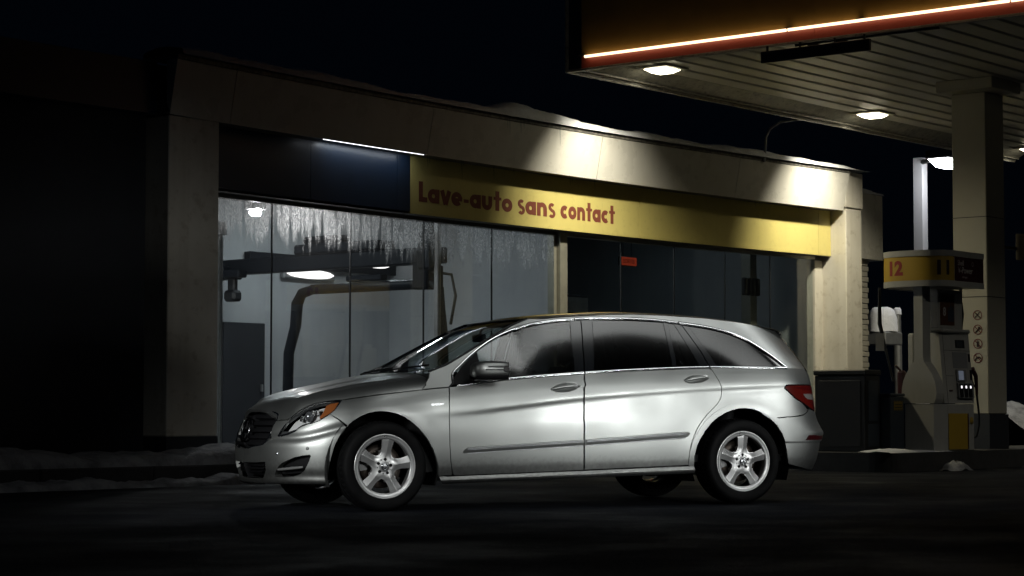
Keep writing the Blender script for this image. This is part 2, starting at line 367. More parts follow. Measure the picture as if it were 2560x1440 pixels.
# geometric bold lettering, drawn stroke by stroke
GL=[0]
def strokes(glyph,x0,base,s,fn,mb):
    W=.245
    def poly(pts,w=W,closed=False):
        GL[0]=(GL[0]+1)%5; d=.003+.0004*GL[0]
        P=np.array(pts,float); n=len(P)
        T=np.roll(P,-1,0)-np.roll(P,1,0) if closed else np.gradient(P,axis=0)
        T/=np.linalg.norm(T,axis=1)[:,None]; N=np.stack([-T[:,1],T[:,0]],1)*w/2
        A=P+N;B=P-N; V=[];F=[]
        for q in (A,B):
            for x,y in q: V.append(fn(x0+x*s,base+y*s,d))
        for q in (A,B):
            for x,y in q: V.append(fn(x0+x*s,base+y*s,0))
        r=n if closed else n-1
        for i in range(r):
            j=(i+1)%n; F+= [(i,n+i,n+j,j),(2*n+i,i,j,2*n+j),(n+i,3*n+i,3*n+j,n+j)]
        mb.add(V,F)
    def arc(cx,cy,r,a0,a1,k=22,ry=None):
        t=np.radians(np.linspace(a0,a1,k)); return [(cx+r*math.cos(q),cy+(ry or r)*math.sin(q)) for q in t]
    xh=.70; r=xh/2-W/2; h=W/2
    if glyph=='L': poly([(h,0),(h,1)]); poly([(0,h),(.52,h)]); return .56
    if glyph in 'ao':
        c=r+h; poly(arc(c,xh/2,r,0,345,24),closed=False) if 0 else poly(arc(c,xh/2,r,0,345,24),closed=True)
        if glyph=='a': poly([(c+r+.02,0),(c+r+.02,xh)]); return c+r+h+.09
        return c+r+h+.07
    if glyph=='v': poly([(.10,xh),(.335,.0)]); poly([(.57,xh),(.335,.0)]); return .70
    if glyph=='e':
        c=r+h; poly(arc(c,xh/2,r,0,318,26)); poly([(c-r,xh/2-.03),(c+r+h*.9,xh/2-.03)],.14); return c+r+h+.07
    if glyph=='-': poly([(.02,.30),(.34,.30)],.17); return .42
    if glyph=='u': c=h+.215; poly([(h,xh),(h,.30)]+arc(c,.3,.215,180,360,12,ry=.2)+[(c+.215,xh)]); return c+.215+h+.09
    if glyph=='n': c=h+.215; poly([(h,0),(h,xh)]); poly(arc(c,xh-.3,.215,180,0,12,ry=.2)+[(c+.215,0)]); return c+.215+h+.09
    if glyph=='t': poly([(.26,0),(.26,1.0)]); poly([(.0,xh-.075),(.52,xh-.075)],.15); return .56
    if glyph=='s':
        q=.145; poly(arc(.25,xh-.185,q,40,200,10)+[(.25,xh/2)]+arc(.26,.19,.155,80,-150,12),.17); return .53
    if glyph=='c': c=r+h; poly(arc(c,xh/2,r,48,312,22)); return c+r*.75+h+.03
    return .16
mb=MB(); x=4.166; s=.275
fn=lambda x,z,d:(x,-(bow(x)-.28+d),z)
# word positions follow the spacing of the original
ref=[('Lave-auto',4.166,6.235),('sans',6.33,7.22),('contact',7.33,8.655)]
for w,p0,p1 in ref:
    tot=0; tmp=MB()
    for ch in w: tot+=strokes(ch,0,0,1,lambda x,z,d:(x,0,z),tmp)
    k=(p1-p0)/tot; x=p0
    for ch in w:
        hs=.275
        # horizontal scale k, vertical scale hs
        adv=strokes(ch,0,0,1,lambda X,Z,d,x=x,k=k:fn(x+X*k,3.603+Z*hs,d),mb); x+=adv*k
sg.part('lettering',mb,M_letter)
# strip light tucked under the fascia above the navy band
sl=Thing('strip_light','thin white strip light under the fascia above the navy band','light',FAC,(2.7,0,4.19))
m=MB(); m.tube([(p,-(bow(p)-.02),4.196-.0) for p in np.linspace(1.95,3.96,10)],.007,6); sl.part('tube',m,emis('strip_glow',(.92,.95,1.0),3.0))
lamp('strip_light_light','AREA',FAC,(3.05,-(bow(3.05)-.12),4.19),2.2,(.85,.93,1),target=(3.05,-(bow(3.05)-.26),3.6),size=1.7,size_y=.03)
for p in (2.0,2.85,3.9):
    m=MB(); m.box(p-.02,p+.02,-(bow(p)-.05),-(bow(p)-.0),4.2,4.212); sl.part('bracket',m,M_dkalu)
# ------------------------------------------------------------------ snow along the roof and the pavement
def snow_strip(p0,p1,o0,o1,zb,hf,n=160,k=9,frame=FAC,bowed=True,seed=0,rough=.02):
    r=np.random.RandomState(seed); P=[]
    for p in np.linspace(p0,p1,n):
        row=[]; h=hf(p)
        for j in range(k):
            t=j/(k-1); ang=math.pi*t; o=o0+(o1-o0)*(.5-.5*math.cos(ang)); z=zb+h*max(0,math.sin(ang))**.55+(r.rand()-.5)*rough*math.sin(ang)
            row.append((p,-((bow(p) if bowed else 0)+o+(r.rand()-.5)*rough*.7),z))
        P.append(row)
    return MB().grid(P,True)
def nz(p,seed=0): 
    return .5+.5*(math.sin(p*1.1+seed)*.5+math.sin(p*2.7+seed*2)*.3+math.sin(p*6.1+seed*3)*.2)
def roofh(p):
    b=.05+.09*nz(p,1.3)
    for c,w,h in ((5.9,.45,.10),(6.9,1.2,.06),(9.3,1.0,.05),(2.2,1.5,.05),(12.1,.8,.03)): b+=h*math.exp(-((p-c)/w)**2)
    e=min(1,max(0,(14.75-p)/.5)); return max(.012,b*(.25+.75*e))
single('roof_snow',snow_strip(-.8,14.9,-.5,.20,4.874,roofh,260,11),M_snow,'band of snow lying along the edge of the car wash roof',None,FAC,(7,0,4.87),kind='stuff')
def kerbh(p): return .10+.13*nz(p*1.6,2.2)
single('kerb_snow',snow_strip(-9.5,6.5,.30,1.16,.2,kerbh,200,11,bowed=False,seed=3,rough=.035),M_dsnow,'bank of old snow on the pavement beside the dark pillar',None,FAC,(0,-.8,.2),kind='stuff')
def guth(p): return max(.015,.03+.085*nz(p*2.3,4))
single('gutter_snow',snow_strip(-9,6.5,1.22,1.62,.0,guth,240,9,bowed=False,seed=4,rough=.05),M_dsnow,'ragged ridge of snow lying in the gutter below the kerb',None,FAC,(0,-1.4,0),kind='stuff')
for (p,h) in ((4.02,.17),(4.06,.12),(4.75,.27),(4.79,.1),(5.45,.2),(5.9,.1),(7.2,.14),(7.25,.1),(7.79,.17),(9.4,.1),(11.9,.13),(13.1,.09)):
    m=MB(); m.tube([(p,-(bow(p)-.004),4.196),(p+.006,-(bow(p)-.004),4.196-h*.5),(p+.012,-(bow(p)-.004),4.196-h)],[.011,.007,.002],6); bld.part('icicle',m,M_ice)
for (p,h) in ((5.55,.2),(5.6,.26),(5.85,.22),(5.92,.14),(6.75,.3)):
    m=MB(); m.tube([(p,-(bow(p)+.165),4.875),(p+.004,-(bow(p)+.165),4.875-h*.5),(p+.01,-(bow(p)+.165),4.875-h)],[.012,.008,.002],6); bld.part('icicle',m,M_ice)
# ------------------------------------------------------------------ inside the wash bay
gt=Thing('wash_gantry','dark overhead wash gantry spanning the bay behind the left windows','machine',FAC,(5.3,3,.18))
m=MB(); m.box(5.2,5.42,1.1,5.75,2.86,3.09,.02); m.box(5.0,5.2,4.9,5.7,2.80,2.92,.02); m.box(5.05,5.5,5.3,5.8,2.8,3.0,.03); gt.part('bridge_beam',m,M_machine)
m=MB(); m.box(5.15,5.55,2.2,3.9,3.09,3.24,.03); m.box(5.2,5.5,3.0,3.8,3.24,3.36,.06); gt.part('trolley',m,M_machine)
m=MB(); m.box(4.86,5.06,.93,1.2,2.75,3.28,.03); m.box(4.9,5.02,.98,1.15,3.28,3.4,.02); gt.part('end_carriage',m,M_machine)
m=MB(); m.box(4.93,5.0,.86,.94,.18,3.4,.01); gt.part('post',m,M_galv)
m=MB(); m.box(5.01,5.07,.88,1.0,.18,2.8,.01); gt.part('post',m,M_machine)
m=MB(); m.tube([(5.3,1.45,2.58),(5.3,3.65,2.58)],.075,10); m.box(5.2,5.4,1.3,1.6,2.5,2.9,.03); m.box(5.22,5.38,2.2,2.9,2.66,2.75,.02); gt.part('spray_arm',m,M_machine)
m=MB(); m.tube([(5.3,3.62,2.58),(5.3,3.85,2.53),(5.3,3.95,2.38),(5.3,3.98,2.05),(5.3,4.12,1.65),(5.3,4.14,.85)],[.07,.08,.09,.085,.08,.08],10); gt.part('spray_arm',m,M_machine)
m=MB(); m.tube([(5.3,1.3,2.6),(5.25,1.12,2.5),(5.22,1.08,2.2),(5.2,1.02,1.9),(5.17,.96,1.1)],[.06,.07,.08,.08,.08],10); gt.part('spray_arm',m,M_machine)
m=MB(); m.tube([(5.3,1.3,2.75),(5.4,1.02,2.7),(5.42,.96,2.4),(5.3,.95,2.0)],.022,8); gt.part('hose',m,M_black)
m=MB(); m.box(5.1,5.3,5.1,5.35,2.45,2.62,.04); m.box(5.15,5.25,5.15,5.3,2.6,2.82,.02); gt.part('nozzle_head',m,M_black)
pp=Thing('wet_pipe','tall vertical pipe just inside the left wash window','pipe',FAC,(.82,.8,.18))
m=MB(); m.tube([(.82,.82,.18),(.82,.82,3.0)],.035,10); m.box(.74,.9,.78,.86,2.95,3.12,.01); pp.part('tube',m,M_galv)
rl=Thing('wall_rail','dark horizontal guide rail on the rear wall of the bay','rail',FAC,(10,6.3,3.2))
m=MB(); m.box(6.5,14.4,6.2,6.34,3.12,3.34,.01); rl.part('beam',m,M_machine)
bl=Thing('bay_lamp','bright white ceiling lamp at the top of the leftmost wash window','light',FAC,(2.1,1.5,3.9))
m=MB(); m.box(1.98,2.24,1.44,1.64,3.40,3.5,.02); bl.part('housing',m,M_galv)
m=MB(); m.box(2.03,2.18,1.48,1.60,3.32,3.398,.03); bl.part('lens',m,emis('bay_lens',(1,.97,.95),480))
for n_,(p_,o_) in enumerate(((3.2,3.6),(6.8,4.2),(12.4,2.6))):  # added out of sight above the window head to brighten the bay
    t=Thing('ceiling_fill_lamp',('added hidden fill lamp of the bay above the gantry arm','added hidden fill lamp of the bay above the window post','dim added hidden fill lamp of the right-hand bay')[n_],'light',FAC,(p_,o_,4.2),group='added fill lamps of the bay')
    m=MB(); m.box(p_-.3,p_+.3,o_-.15,o_+.15,4.2,4.29,.01); t.part('housing',m,M_galv)
    m=MB(); m.box(p_-.27,p_+.27,o_-.12,o_+.12,4.18,4.198); t.part('lens',m,emis('ceiling_fill_lens',(.88,.98,1),115) if n_<2 else emis('ceiling_fill_lens_dim',(.7,.88,1),10))
for n_,(pa,pb_,z) in enumerate(((7.35,8.45,3.04),(9.05,9.9,3.27))):
    t=Thing('wall_lamp',('glowing long wall lamp behind the gantry, left of the trolley','glowing long wall lamp on the rear bay wall, right of the trolley')[n_],'light',FAC,((pa+pb_)/2,6.2,z),group='lamps on the rear bay wall')
    m=MB(); m.box(pa-.05,pb_+.05,6.24,6.345,z-.09,z+.09,.02); t.part('housing',m,M_galv)
    m=MB(); P=[]
    for i in range(13):
        f=i/12; x=pa+(pb_-pa)*f; e=max(.1,math.sin(math.pi*min(1,max(0,f)))**.4)
        P.append([(x,6.235-.05*math.cos(q)*e,z+.075*math.sin(q)*e) for q in np.linspace(-1.5,1.5,8)])
    m.grid(P,True); t.part('lens',m,emis('wall_lens',(1,.95,.93),2.2))
m=MB(); m.box(6.0,6.9,6.26,6.345,.18,2.2,.01); t=Thing('service_door','dark service door in the rear wall of the bay','door',FAC,(6.4,6.3,.18)); t.part('leaf',m,M_dwall)
m=MB(); m.box(6.78,6.82,6.2,6.258,1.1,1.22,.01); t.part('handle',m,M_galv)
# illuminated exit sign
ex_=Thing('exit_sign','small red lit exit sign hanging behind the right-hand windows','sign',FAC,(12.3,3,3.35))
m=MB(); m.box(12.09,12.55,2.99,3.05,3.27,3.43,.01); ex_.part('housing',m,M_black)
m=MB(); m.box(12.10,12.54,2.98,2.988,3.28,3.42); ex_.part('face',m,emis('exit_red',(1,.12,.05),.16))
t_,w=text_mb('SORTIE',.10,lambda x,y,d:(12.14+x*1.05,2.978-d,3.315+y),.002); ex_.part('lettering',t_,mat('exit_letter',(.12,.01,.01),.5))
m=MB(); m.tube([(12.2,3.02,3.43),(12.2,3.02,4.3)],.01,6); m.tube([(12.45,3.02,3.43),(12.45,3.02,4.3)],.01,6); ex_.part('hanger',m,M_black)
# equipment in the right-hand bay
ve=Thing('control_cabinet','pale equipment cabinet standing inside the right-hand bay','cabinet',FAC,(11,3.6,.18))
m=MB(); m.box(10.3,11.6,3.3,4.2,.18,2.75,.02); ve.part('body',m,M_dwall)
m=MB(); m.box(10.35,11.55,3.28,3.298,2.45,2.7); ve.part('panel',m,M_galv)
wp=Thing('inner_column','pale vertical column inside the right end of the bay','column',FAC,(13.6,1.5,.18))
m=MB(); m.box(13.52,13.72,1.3,1.5,.18,4.3,.01); wp.part('shaft',m,M_alu)
for i in range(4):
    m=MB(); m.box(13.2+i*.13,13.29+i*.13,1.2,1.29,2.75,3.05,.02); wp.part('bracket',m,M_dkalu)
# ------------------------------------------------------------------ second block behind and its brick wall
b2=Thing('side_block','lower white block with a brick wall beyond the bright end pillar','building',FAC,(15.7,0,0))
m=MB(); m.box(14.96,16.38,.35,5,3.46,4.62,.01); b2.part('fascia_panel',m,M_white)
m=MB(); m.box(14.96,16.0,.42,5,3.40,3.455); b2.part('soffit',m,M_white)
m=MB(); m.box(14.96,15.98,.44,5,.0,3.4); b2.part('wall_core',m,M_mort)
bm=None
m=MB(); m.box(0,.385,-.012,.05,0,.082,.006)
for r_ in range(36):
    z=.25+r_*.094
    if z>3.36: break
    for k in range(3):
        x=14.97+k*.395-(.2 if r_%2 else 0); w0=max(x,14.965); w1=min(x+.385,15.985)
        if w1-w0<.05: continue
        q=MB(); q.box(w0,w1,.424,.47,z,z+.082,.005)
        if w1-w0>.38 and bm is not None:
            b2.copy(bm,(w0-bx0,random.uniform(-.003,.003),z-bz0))
        else:
            o=b2.part('brick',q,M_brick)
            if w1-w0>.38 and bm is None: bm=o; bx0=w0; bz0=z
single('roof_snow',snow_strip(14.98,16.4,-1.0,-.33,4.62,lambda p:.05+.07*nz(p*2,5)*min(1,(16.45-p)*2),40,9,bowed=False,seed=8),M_snow,'small patch of snow on top of the lower side block',None,FAC,(15.7,.6,4.62),kind='stuff')
cr=Thing('card_reader','small red lit button box on the brick wall edge','box',FAC,(15.3,.4,2.4))
m=MB(); m.box(15.30,15.46,.33,.424,2.42,2.80,.01); cr.part('housing',m,M_black)
m=MB(); m.box(15.31,15.39,.322,.329,2.55,2.73); cr.part('lamp_face',m,emis('reader_red',(1,.22,.10),1.2))
# ------------------------------------------------------------------ canopy
cp=Thing('canopy','large flat white filling station canopy with slatted soffit and neon edge','canopy',FAC,(12,-6,5.6))
CX0,CX1,CO0,CO1=5.73,19.3,.74,14.0
SZ=5.60
# soffit planks run away from the viewer; slightly tilted so that each edge catches light
pm=MB(); L0=CX0+.12; L1=CX1-.12
pm.add([(L0,0,0),(L1,0,0),(L1,-.397,.0),(L0,-.397,.0),(L0,-.372,-.024),(L1,-.372,-.024),(L0,-.02,-.010),(L1,-.02,-.010)],
       [(0,6,7,1),(6,4,5,7),(4,3,2,5),(0,1,2,3),(0,3,4,6),(1,7,5,2)])
first=None; k=0; o=CO0+.40
while o<CO1-.3:
    if first is None: first=cp.part('soffit_plank',pm,M_soff)
    pl=first if k==0 else cp.copy(first,(0,0,0))
    pl.location=(0,-o,SZ); k+=1; o+=.40
m=MB(); m.box(CX0+.1,CX1-.1,-CO1+.1,-CO0-.1,SZ+.012,SZ+.3); cp.part('deck',m,M_dkalu)
# edge along the building: stepped trim
m=MB(); m.box(CX0,CX1,-CO0-.055,-CO0,5.405,6.5); cp.part('edge_trim',m,M_lip)
m=MB(); m.box(CX0+.01,CX1-.01,-CO0-.14,-CO0-.06,5.448,5.475); m.box(CX0+.01,CX1-.01,-CO0-.075,-CO0-.057,5.43,5.447); cp.part('edge_trim',m,M_lip)
m=MB(); m.add([(CX0+.06,-CO0-.142,5.47),(CX1-.06,-CO0-.142,5.47),(CX1-.06,-CO0-.40,SZ-.004),(CX0+.06,-CO0-.40,SZ-.004),(CX0+.06,-CO0-.142,5.49),(CX1-.06,-CO0-.142,5.49),(CX1-.06,-CO0-.40,SZ+.01),(CX0+.06,-CO0-.40,SZ+.01)],[(0,3,2,1),(4,5,6,7),(0,1,5,4),(2,3,7,6)]); cp.part('soffit_border',m,M_lip)
# front fascia (faces the viewer): red band, yellow band above, neon tube between
m=MB(); m.box(CX0-.03,CX0+.05,-CO1,-CO0-.0565,5.405,5.420); m.box(CX0-.012,CX0+.1,-CO1,-CO0-.07,5.4215,5.428); m.box(CX0-.018,CX0+.05,-CO1,-CO0-.07,5.4295,5.438); cp.part('edge_trim',m,M_lip)
for y0 in np.arange(CO0+.28,CO1,3.66):
    y1=min(y0+3.655,CO1)
    m=MB(); m.box(CX0,CX0+.06,-y1,-y0,5.440,5.592); cp.part('red_panel',m,M_red)
    m=MB(); m.box(CX0,CX0+.06,-y1,-y0,5.595,6.6); cp.part('yellow_panel',m,M_yfas)
m=MB(); m.box(CX0+.004,CX0+.06,-CO0-.277,-CO0-.057,5.440,6.6); cp.part('corner_panel',m,M_navy)
nt=Thing('neon_tube','long glowing amber neon tube along the canopy front edge','light',FAC,(CX0,-7,5.72))
tubes=[(CO0+.38,4.30),(4.33,7.35),(7.38,10.6),(10.63,13.9)]
for a_,b_ in tubes:
    m=MB(); m.tube([(CX0-.055,-a_,5.585),(CX0-.055,-b_,5.585)],.019,10); nt.part('tube',m,emis('neon_glow',(1,.68,.42),2.6))
for q in (1.05,4.31,5.35,7.0,7.36,9.2,10.61):
    m=MB(); m.box(CX0-.055,CX0-.002,-q-.05,-q+.05,5.606,5.618,.003); nt.part('clip',m,M_dkalu)
    if q in (1.05,4.31,7.0):
        nt.part('snow_lump',snow_strip(-q-.16,-q+.14,-.045,.02,5.744,lambda p:.03,16,6,bowed=False,seed=int(q*10),rough=.02),M_snow) if 0 else None
# recessed lamps with dropped lenses
for n_,p in enumerate((7.09,12.96,18.80)):
    t=Thing('canopy_lamp',('lit canopy lamp nearest the canopy corner and the neon tube','lit canopy lamp midway along the soffit, before the column','lit canopy lamp at the far end, cut by the picture edge')[n_],'light',FAC,(p,-1.4,5.6),group='lamps in the canopy soffit')
    m=MB(); m.box(p-.27,p+.27,-1.67,-1.13,5.556,5.585,.008); t.part('frame',m,M_soff)
    m=MB(); c=(p,-1.4); w=.185; d=.11
    V=[(c[0]-w,c[1]-w,5.554),(c[0]+w,c[1]-w,5.554),(c[0]+w,c[1]+w,5.554),(c[0]-w,c[1]+w,5.554),(c[0]-d,c[1]-d,5.505),(c[0]+d,c[1]-d,5.505),(c[0]+d,c[1]+d,5.505),(c[0]-d,c[1]+d,5.505)]
    m.add(V,[(4,7,6,5),(0,1,2,3),(0,4,5,1),(1,5,6,2),(2,6,7,3),(3,7,4,0)]); t.part('lens',m,emis('canopy_lens',(1,.91,.66),LENS))
    lamp('canopy_lamp_light','SPOT',FAC,(p,-1.4,5.49),430,WARM,target=(p+1.3,-2.2,0),spot=130,radius=.12,blend=.7)
    lamp('canopy_lamp_light','SPOT',FAC,(p,-1.30,5.49),190,(1,.94,.78),target=(p+.40,.0,4.4),spot=56,radius=.07,blend=1)
    lamp('canopy_lamp_light','SPOT',FAC,(p,-1.35,5.48),480,(1,.93,.74),target=(p+.6,.2,3.7),spot=88,radius=.07,blend=1)
for n_,p in enumerate((8.6,14.6)):  # unseen outer row, added as fill for the pump's front faces
    t=Thing('canopy_lamp',('added unseen fill lamp under the canopy, beyond the top right corner','added unseen fill lamp under the canopy, farther from the viewer')[n_],'light',FAC,(p,-9.6,5.6),group='lamps in the canopy soffit')
    m=MB(); m.box(p-.27,p+.27,-9.87,-9.33,5.556,5.585,.008); t.part('frame',m,M_soff)
    m=MB(); m.box(p-.16,p+.16,-9.76,-9.44,5.51,5.554,.02); t.part('lens',m,emis('outer_fill_lens',(1,.93,.75),5))
    lamp('canopy_lamp_light','SPOT',FAC,(p,-9.6,5.49),160,(1,.95,.82),target=(p,-9.6,0),spot=140,radius=.12,blend=.75)
# clearance board hanging under the front edge
hs=Thing('clearance_board','dark clearance board hanging under the canopy front edge','sign',FAC,(5.7,-4.7,5.2))
m=MB(); m.box(5.66,5.70,-5.50,-3.93,5.20,5.347,.004); hs.part('board',m,mat('board_dark',(.03,.028,.03),.5))
t_,w=text_mb('Hauteur libre 5.19m',.12,lambda x,y,d:(5.659-d,-4.0-x*1.22,5.233+y),.002)
hs.part('lettering',t_,mat('board_letter',(.012,.011,.011),.5))
m=MB()
for q in (4.02,4.5,5.0,5.42): m.box(5.67,5.69,-q-.012,-q+.012,5.345,5.41)
hs.part('hanger',m,M_black)
m=MB(); m.box(5.72,5.76,-6.4,-4.4,5.372,5.398); m.box(5.70,5.735,-4.75,-4.6,5.34,5.372); m.box(5.70,5.735,-5.15,-5.0,5.34,5.372); hs.part('rail',m,M_black)
# conduit from the roof to the canopy
m=MB(); m.tube([(11.93,-.0,4.8),(11.93,-.03,5.2),(11.95,-.1,5.34),(12.02,-.25,5.44),(12.2,-.45,5.48),(12.5,-.8,5.50)],.022,8)
single('conduit',m,M_galv,'thin curved conduit rising from the wash roof to the canopy','conduit',FAC,(11.93,0,4.8))
# column
cl=Thing('canopy_column','thick square canopy column behind the fuel pump','column',FAC,(11.28,-4.1,.25))
m=MB(); m.box(11.0,11.58,-4.36,-3.82,.75,5.42,.012); shaft=cl.part('shaft',m,mat('column_paint',(.50,.48,.40),.5,noise=(2,.3,(.38,.37,.3))))
m=MB(); m.box(10.67,11.48+.1,-4.64,-3.74,5.42,5.585,.012); cl.part('cap',m,MATS['column_paint'])
m=MB(); m.box(10.985,11.595,-4.375,-3.805,.25,.749); cl.part('skirt',m,M_skirt)
m=MB(); m.box(11.0-.003,11.58+.003,-4.363,-3.817,2.44,2.452); m.box(11.0-.003,11.58+.003,-4.363,-3.817,3.60,3.612); cl.part('joint',m,M_dkalu)
# prohibition signs on the column face
def icon(cl,z,kind,lab):
    x=10.996; yc=-4.20; r=.072
    m=MB(); P=[]
    for i in range(29):
        t=2*math.pi*i/28; P.append([(x-.002,yc+(r-.012)*math.cos(t),z+(r-.012)*math.sin(t)),(x-.002,yc+r*math.cos(t),z+r*math.sin(t))])
    m.grid(P,False); a_=math.radians(-45)
    m.prism([(-.066,-.006),(.066,-.006),(.066,.006),(-.066,.006)],lambda p:(x-.003,yc+p[0]*math.cos(a_)-p[1]*math.sin(a_),z-(p[0]*math.sin(a_)+p[1]*math.cos(a_))),lambda p:(x-.0015,yc+p[0]*math.cos(a_)-p[1]*math.sin(a_),z-(p[0]*math.sin(a_)+p[1]*math.cos(a_))))
    o=cl.part('prohibition_sign',m,mat('ring_print',(.16,.03,.025),.5),label=lab)
    g=MB()
    if kind==0: g.tube([(x-.004,yc-.04,z-.04),(x-.004,yc+.04,z+.04)],.007,4); g.tube([(x-.004,yc+.04,z-.035),(x-.004,yc-.03,z+.04)],.005,4)
    if kind==1: g.tube([(x-.004,yc+.035,z-.04),(x-.004,yc-.015,z+.01)],.008,4); g.lathe([(0,0),(.022,0)],10,'x',(x-.0045,yc-.025,z+.022))
    if kind==2: g.box(x-.006,x-.003,yc-.018,yc+.018,z-.045,z+.03,.001); g.box(x-.006,x-.003,yc-.008,yc+.008,z+.032,z+.048,.001)
    if kind==3: g.box(x-.006,x-.003,yc-.03,yc+.03,z-.005,z+.02,.001); g.tube([(x-.004,yc-.03,z+.01),(x-.004,yc-.05,z-.02)],.006,4); g.tube([(x-.004,yc+.025,z-.0),(x-.004,yc+.045,z-.035)],.008,4)
    cl.part('pictogram',g,M_dkprint,o)
for i,z in enumerate((2.18,1.97,1.765,1.56)): icon(cl,z,i,('ringed sign with a crossed match','ringed sign with a crossed cigarette','ringed sign with a crossed phone','ringed sign with a crossed nozzle')[i])
m=MB(); m.box(11.581,11.60,-4.22,-3.98,1.2,1.9,.005); cl.part('sticker',m,M_black)
ny=Thing('number_flag','small yellow pump number flag 11 on the far column side','sign',FAC,(12.0,-4.5,3.3))
m=MB(); m.box(12.3,12.32,-4.62,-4.18,3.05,3.44,.003); ny.part('panel',m,mat('flag_yellow',(.05,.036,.012),.6))
t_,w=text_mb('11',.24,lambda x,y,d:(12.298-d,-4.30-x,3.15+y),.002,.01); ny.part('lettering',t_,M_dkprint)
m=MB(); m.box(11.6,12.3,-4.2,-4.17,3.2,3.24); ny.part('arm',m,M_dkalu)
# ------------------------------------------------------------------ pump island
m=MB()
def rpoly(x0,x1,y0,y1,r,n=6):
    P=[]
    for cx,cy,a0 in ((x1-r,y1-r,0),(x0+r,y1-r,90),(x0+r,y0+r,180),(x1-r,y0+r,270)):
        for i in range(n+1): t=math.radians(a0+90*i/n); P.append((cx+r*math.cos(t),cy+r*math.sin(t)))
    return P
P=rpoly(7.2,20,-4.86,-3.25,.3); m.prism(P,lambda p:(p[0],p[1],0),lambda p:(p[0],p[1],.25)); single('kerb_island',m,M_kerb,None,None,FAC,(12,-4,0),kind='structure')
single('island_snow',snow_strip(7.25,9.0,4.3,4.84,.25,lambda p:.05*nz(p*3,1)*min(1,max(.05,(9.0-p)*1.2)),60,8,bowed=False,seed=11,rough=.02),M_snow,'thin strip of snow on the island edge by the dark bin',None,FAC,(8,-4.6,.25),kind='stuff')
for n_,(p,o,w,h,lab) in enumerate(((8.75,5.0,.3,.13,'lump of snow against the island kerb below the pump bins'),(11.2,5.0,.28,.12,'lump of snow against the island kerb below the hose'),(12.5,5.05,.5,.09,'flat lump of snow by the island kerb near the right edge'))):
    r=np.random.RandomState(n_); P=[]
    for i in range(15):
        row=[]
        for j in range(9):
            u=i/14*2-1; v=j/8*2-1; q=max(0,1-u*u*.9-v*v*.9); row.append((p+u*w+(r.rand()-.5)*.02,-(o+v*.14+(r.rand()-.5)*.02),h*q**.6*(.6+.6*r.rand())-.005))
        P.append(row)
    single('snow_lump',MB().grid(P,True),M_dsnow,lab,'snow',FAC,(p,-o,0),group='snow lumps along the island kerb')
# ------------------------------------------------------------------ fuel pump
fp=Thing('fuel_pump','white fuel pump numbered 11 with a curved yellow header','fuel pump',FAC,(9.25,-4.45,.25))
# white end tower: wide foot, rounded shoulders, narrow neck
prof=[(.215,0),(.215,.638)]
sh=[(.225,.645),(.25,.70),(.262,.78),(.256,.86),(.236,.95),(.20,1.03),(.15,1.11),(.105,1.17),(.075,1.21),(.066,1.27),(.066,2.23)]
m=MB(); PF=[(-a_,z) for a_,z in prof]+[(a_,z) for a_,z in prof[::-1]]
m.prism(PF,lambda p:(8.65,-4.51+p[0],.25+p[1]),lambda p:(9.05,-4.51+p[0],.25+p[1])); fp.part('foot',m,M_pump)
PF=[(-a_,z) for a_,z in sh]+[(a_,z) for a_,z in sh[::-1]]
m=MB(); m.prism(PF,lambda p:(8.645,-4.51+p[0],.25+p[1]),lambda p:(8.86,-4.51+p[0],.25+p[1])); fp.part('tower',m,M_pump)
m=MB(); m.box(9.06,9.83,-4.72,-4.24,.25,.89,.01); base=fp.part('base_cabinet',m,M_pump)
m=MB(); m.box(9.07,9.62,-4.729,-4.722,.27,.76,.002); fp.part('yellow_panel',m,M_pyel,base)
m=MB(); m.box(9.625,9.655,-4.73,-4.722,.27,.76,.002); fp.part('red_edge',m,M_maroon,base)
m=MB(); m.lathe([(0,0),(.05,0),(.05,.004),(0,.006)],16,'y',(9.745,-4.727,.66)); fp.part('emblem',m,M_pyel,base)
m=MB(); m.add([(9.01,-4.70,.90),(9.80,-4.74,.90),(9.80,-4.66,1.86),(9.01,-4.62,1.86),(9.01,-4.24,.90),(9.80,-4.24,.90),(9.80,-4.26,1.86),(9.01,-4.26,1.86)],[(0,1,2,3),(5,4,7,6),(4,0,3,7),(1,5,6,2),(3,2,6,7),(4,5,1,0)]); cab=fp.part('cabinet',m,M_pump)
m=MB(); m.box(9.0,9.82,-4.69,-4.25,1.862,1.92,.02); fp.part('cabinet_top',m,M_pump,cab)
def face(x,z,d=0): # point on the sloping pump face
    f=(x-9.01)/.79; g=(z-.9)/.96; return (x,-4.70-.04*f+.08*g-d,z)
def fpanel(x0,x1,z0,z1,d0,d1):
    mb=MB(); V=[face(x,z,d) for d in (d0,d1) for x,z in ((x0,z0),(x1,z0),(x1,z1),(x0,z1))]; return mb.add(V,[(4,5,6,7),(0,1,5,4),(1,2,6,5),(2,3,7,6),(3,0,4,7)])
fp.part('display',fpanel(9.42,9.66,1.66,1.77,.002,.006),M_black,cab)
fp.part('display_screen',fpanel(9.445,9.60,1.675,1.755,.0065,.009),mat('lcd',(.05,.06,.07),.3),cab)
fp.part('recess_panel',fpanel(9.32,9.70,1.38,1.60,.001,.004),M_pgrey,cab)
fp.part('keypad_panel',fpanel(9.36,9.62,1.20,1.36,.01,.02),M_pgrey,cab)
fp.part('keypad_screen',fpanel(9.41,9.54,1.22,1.345,.021,.024),mat('screen_lit',(.3,.32,.35),.3,emit=(.6,.7,.9),es=.10),cab)
fp.part('selector_panel',fpanel(9.36,9.76,.97,1.18,.01,.035),M_pgrey,cab)
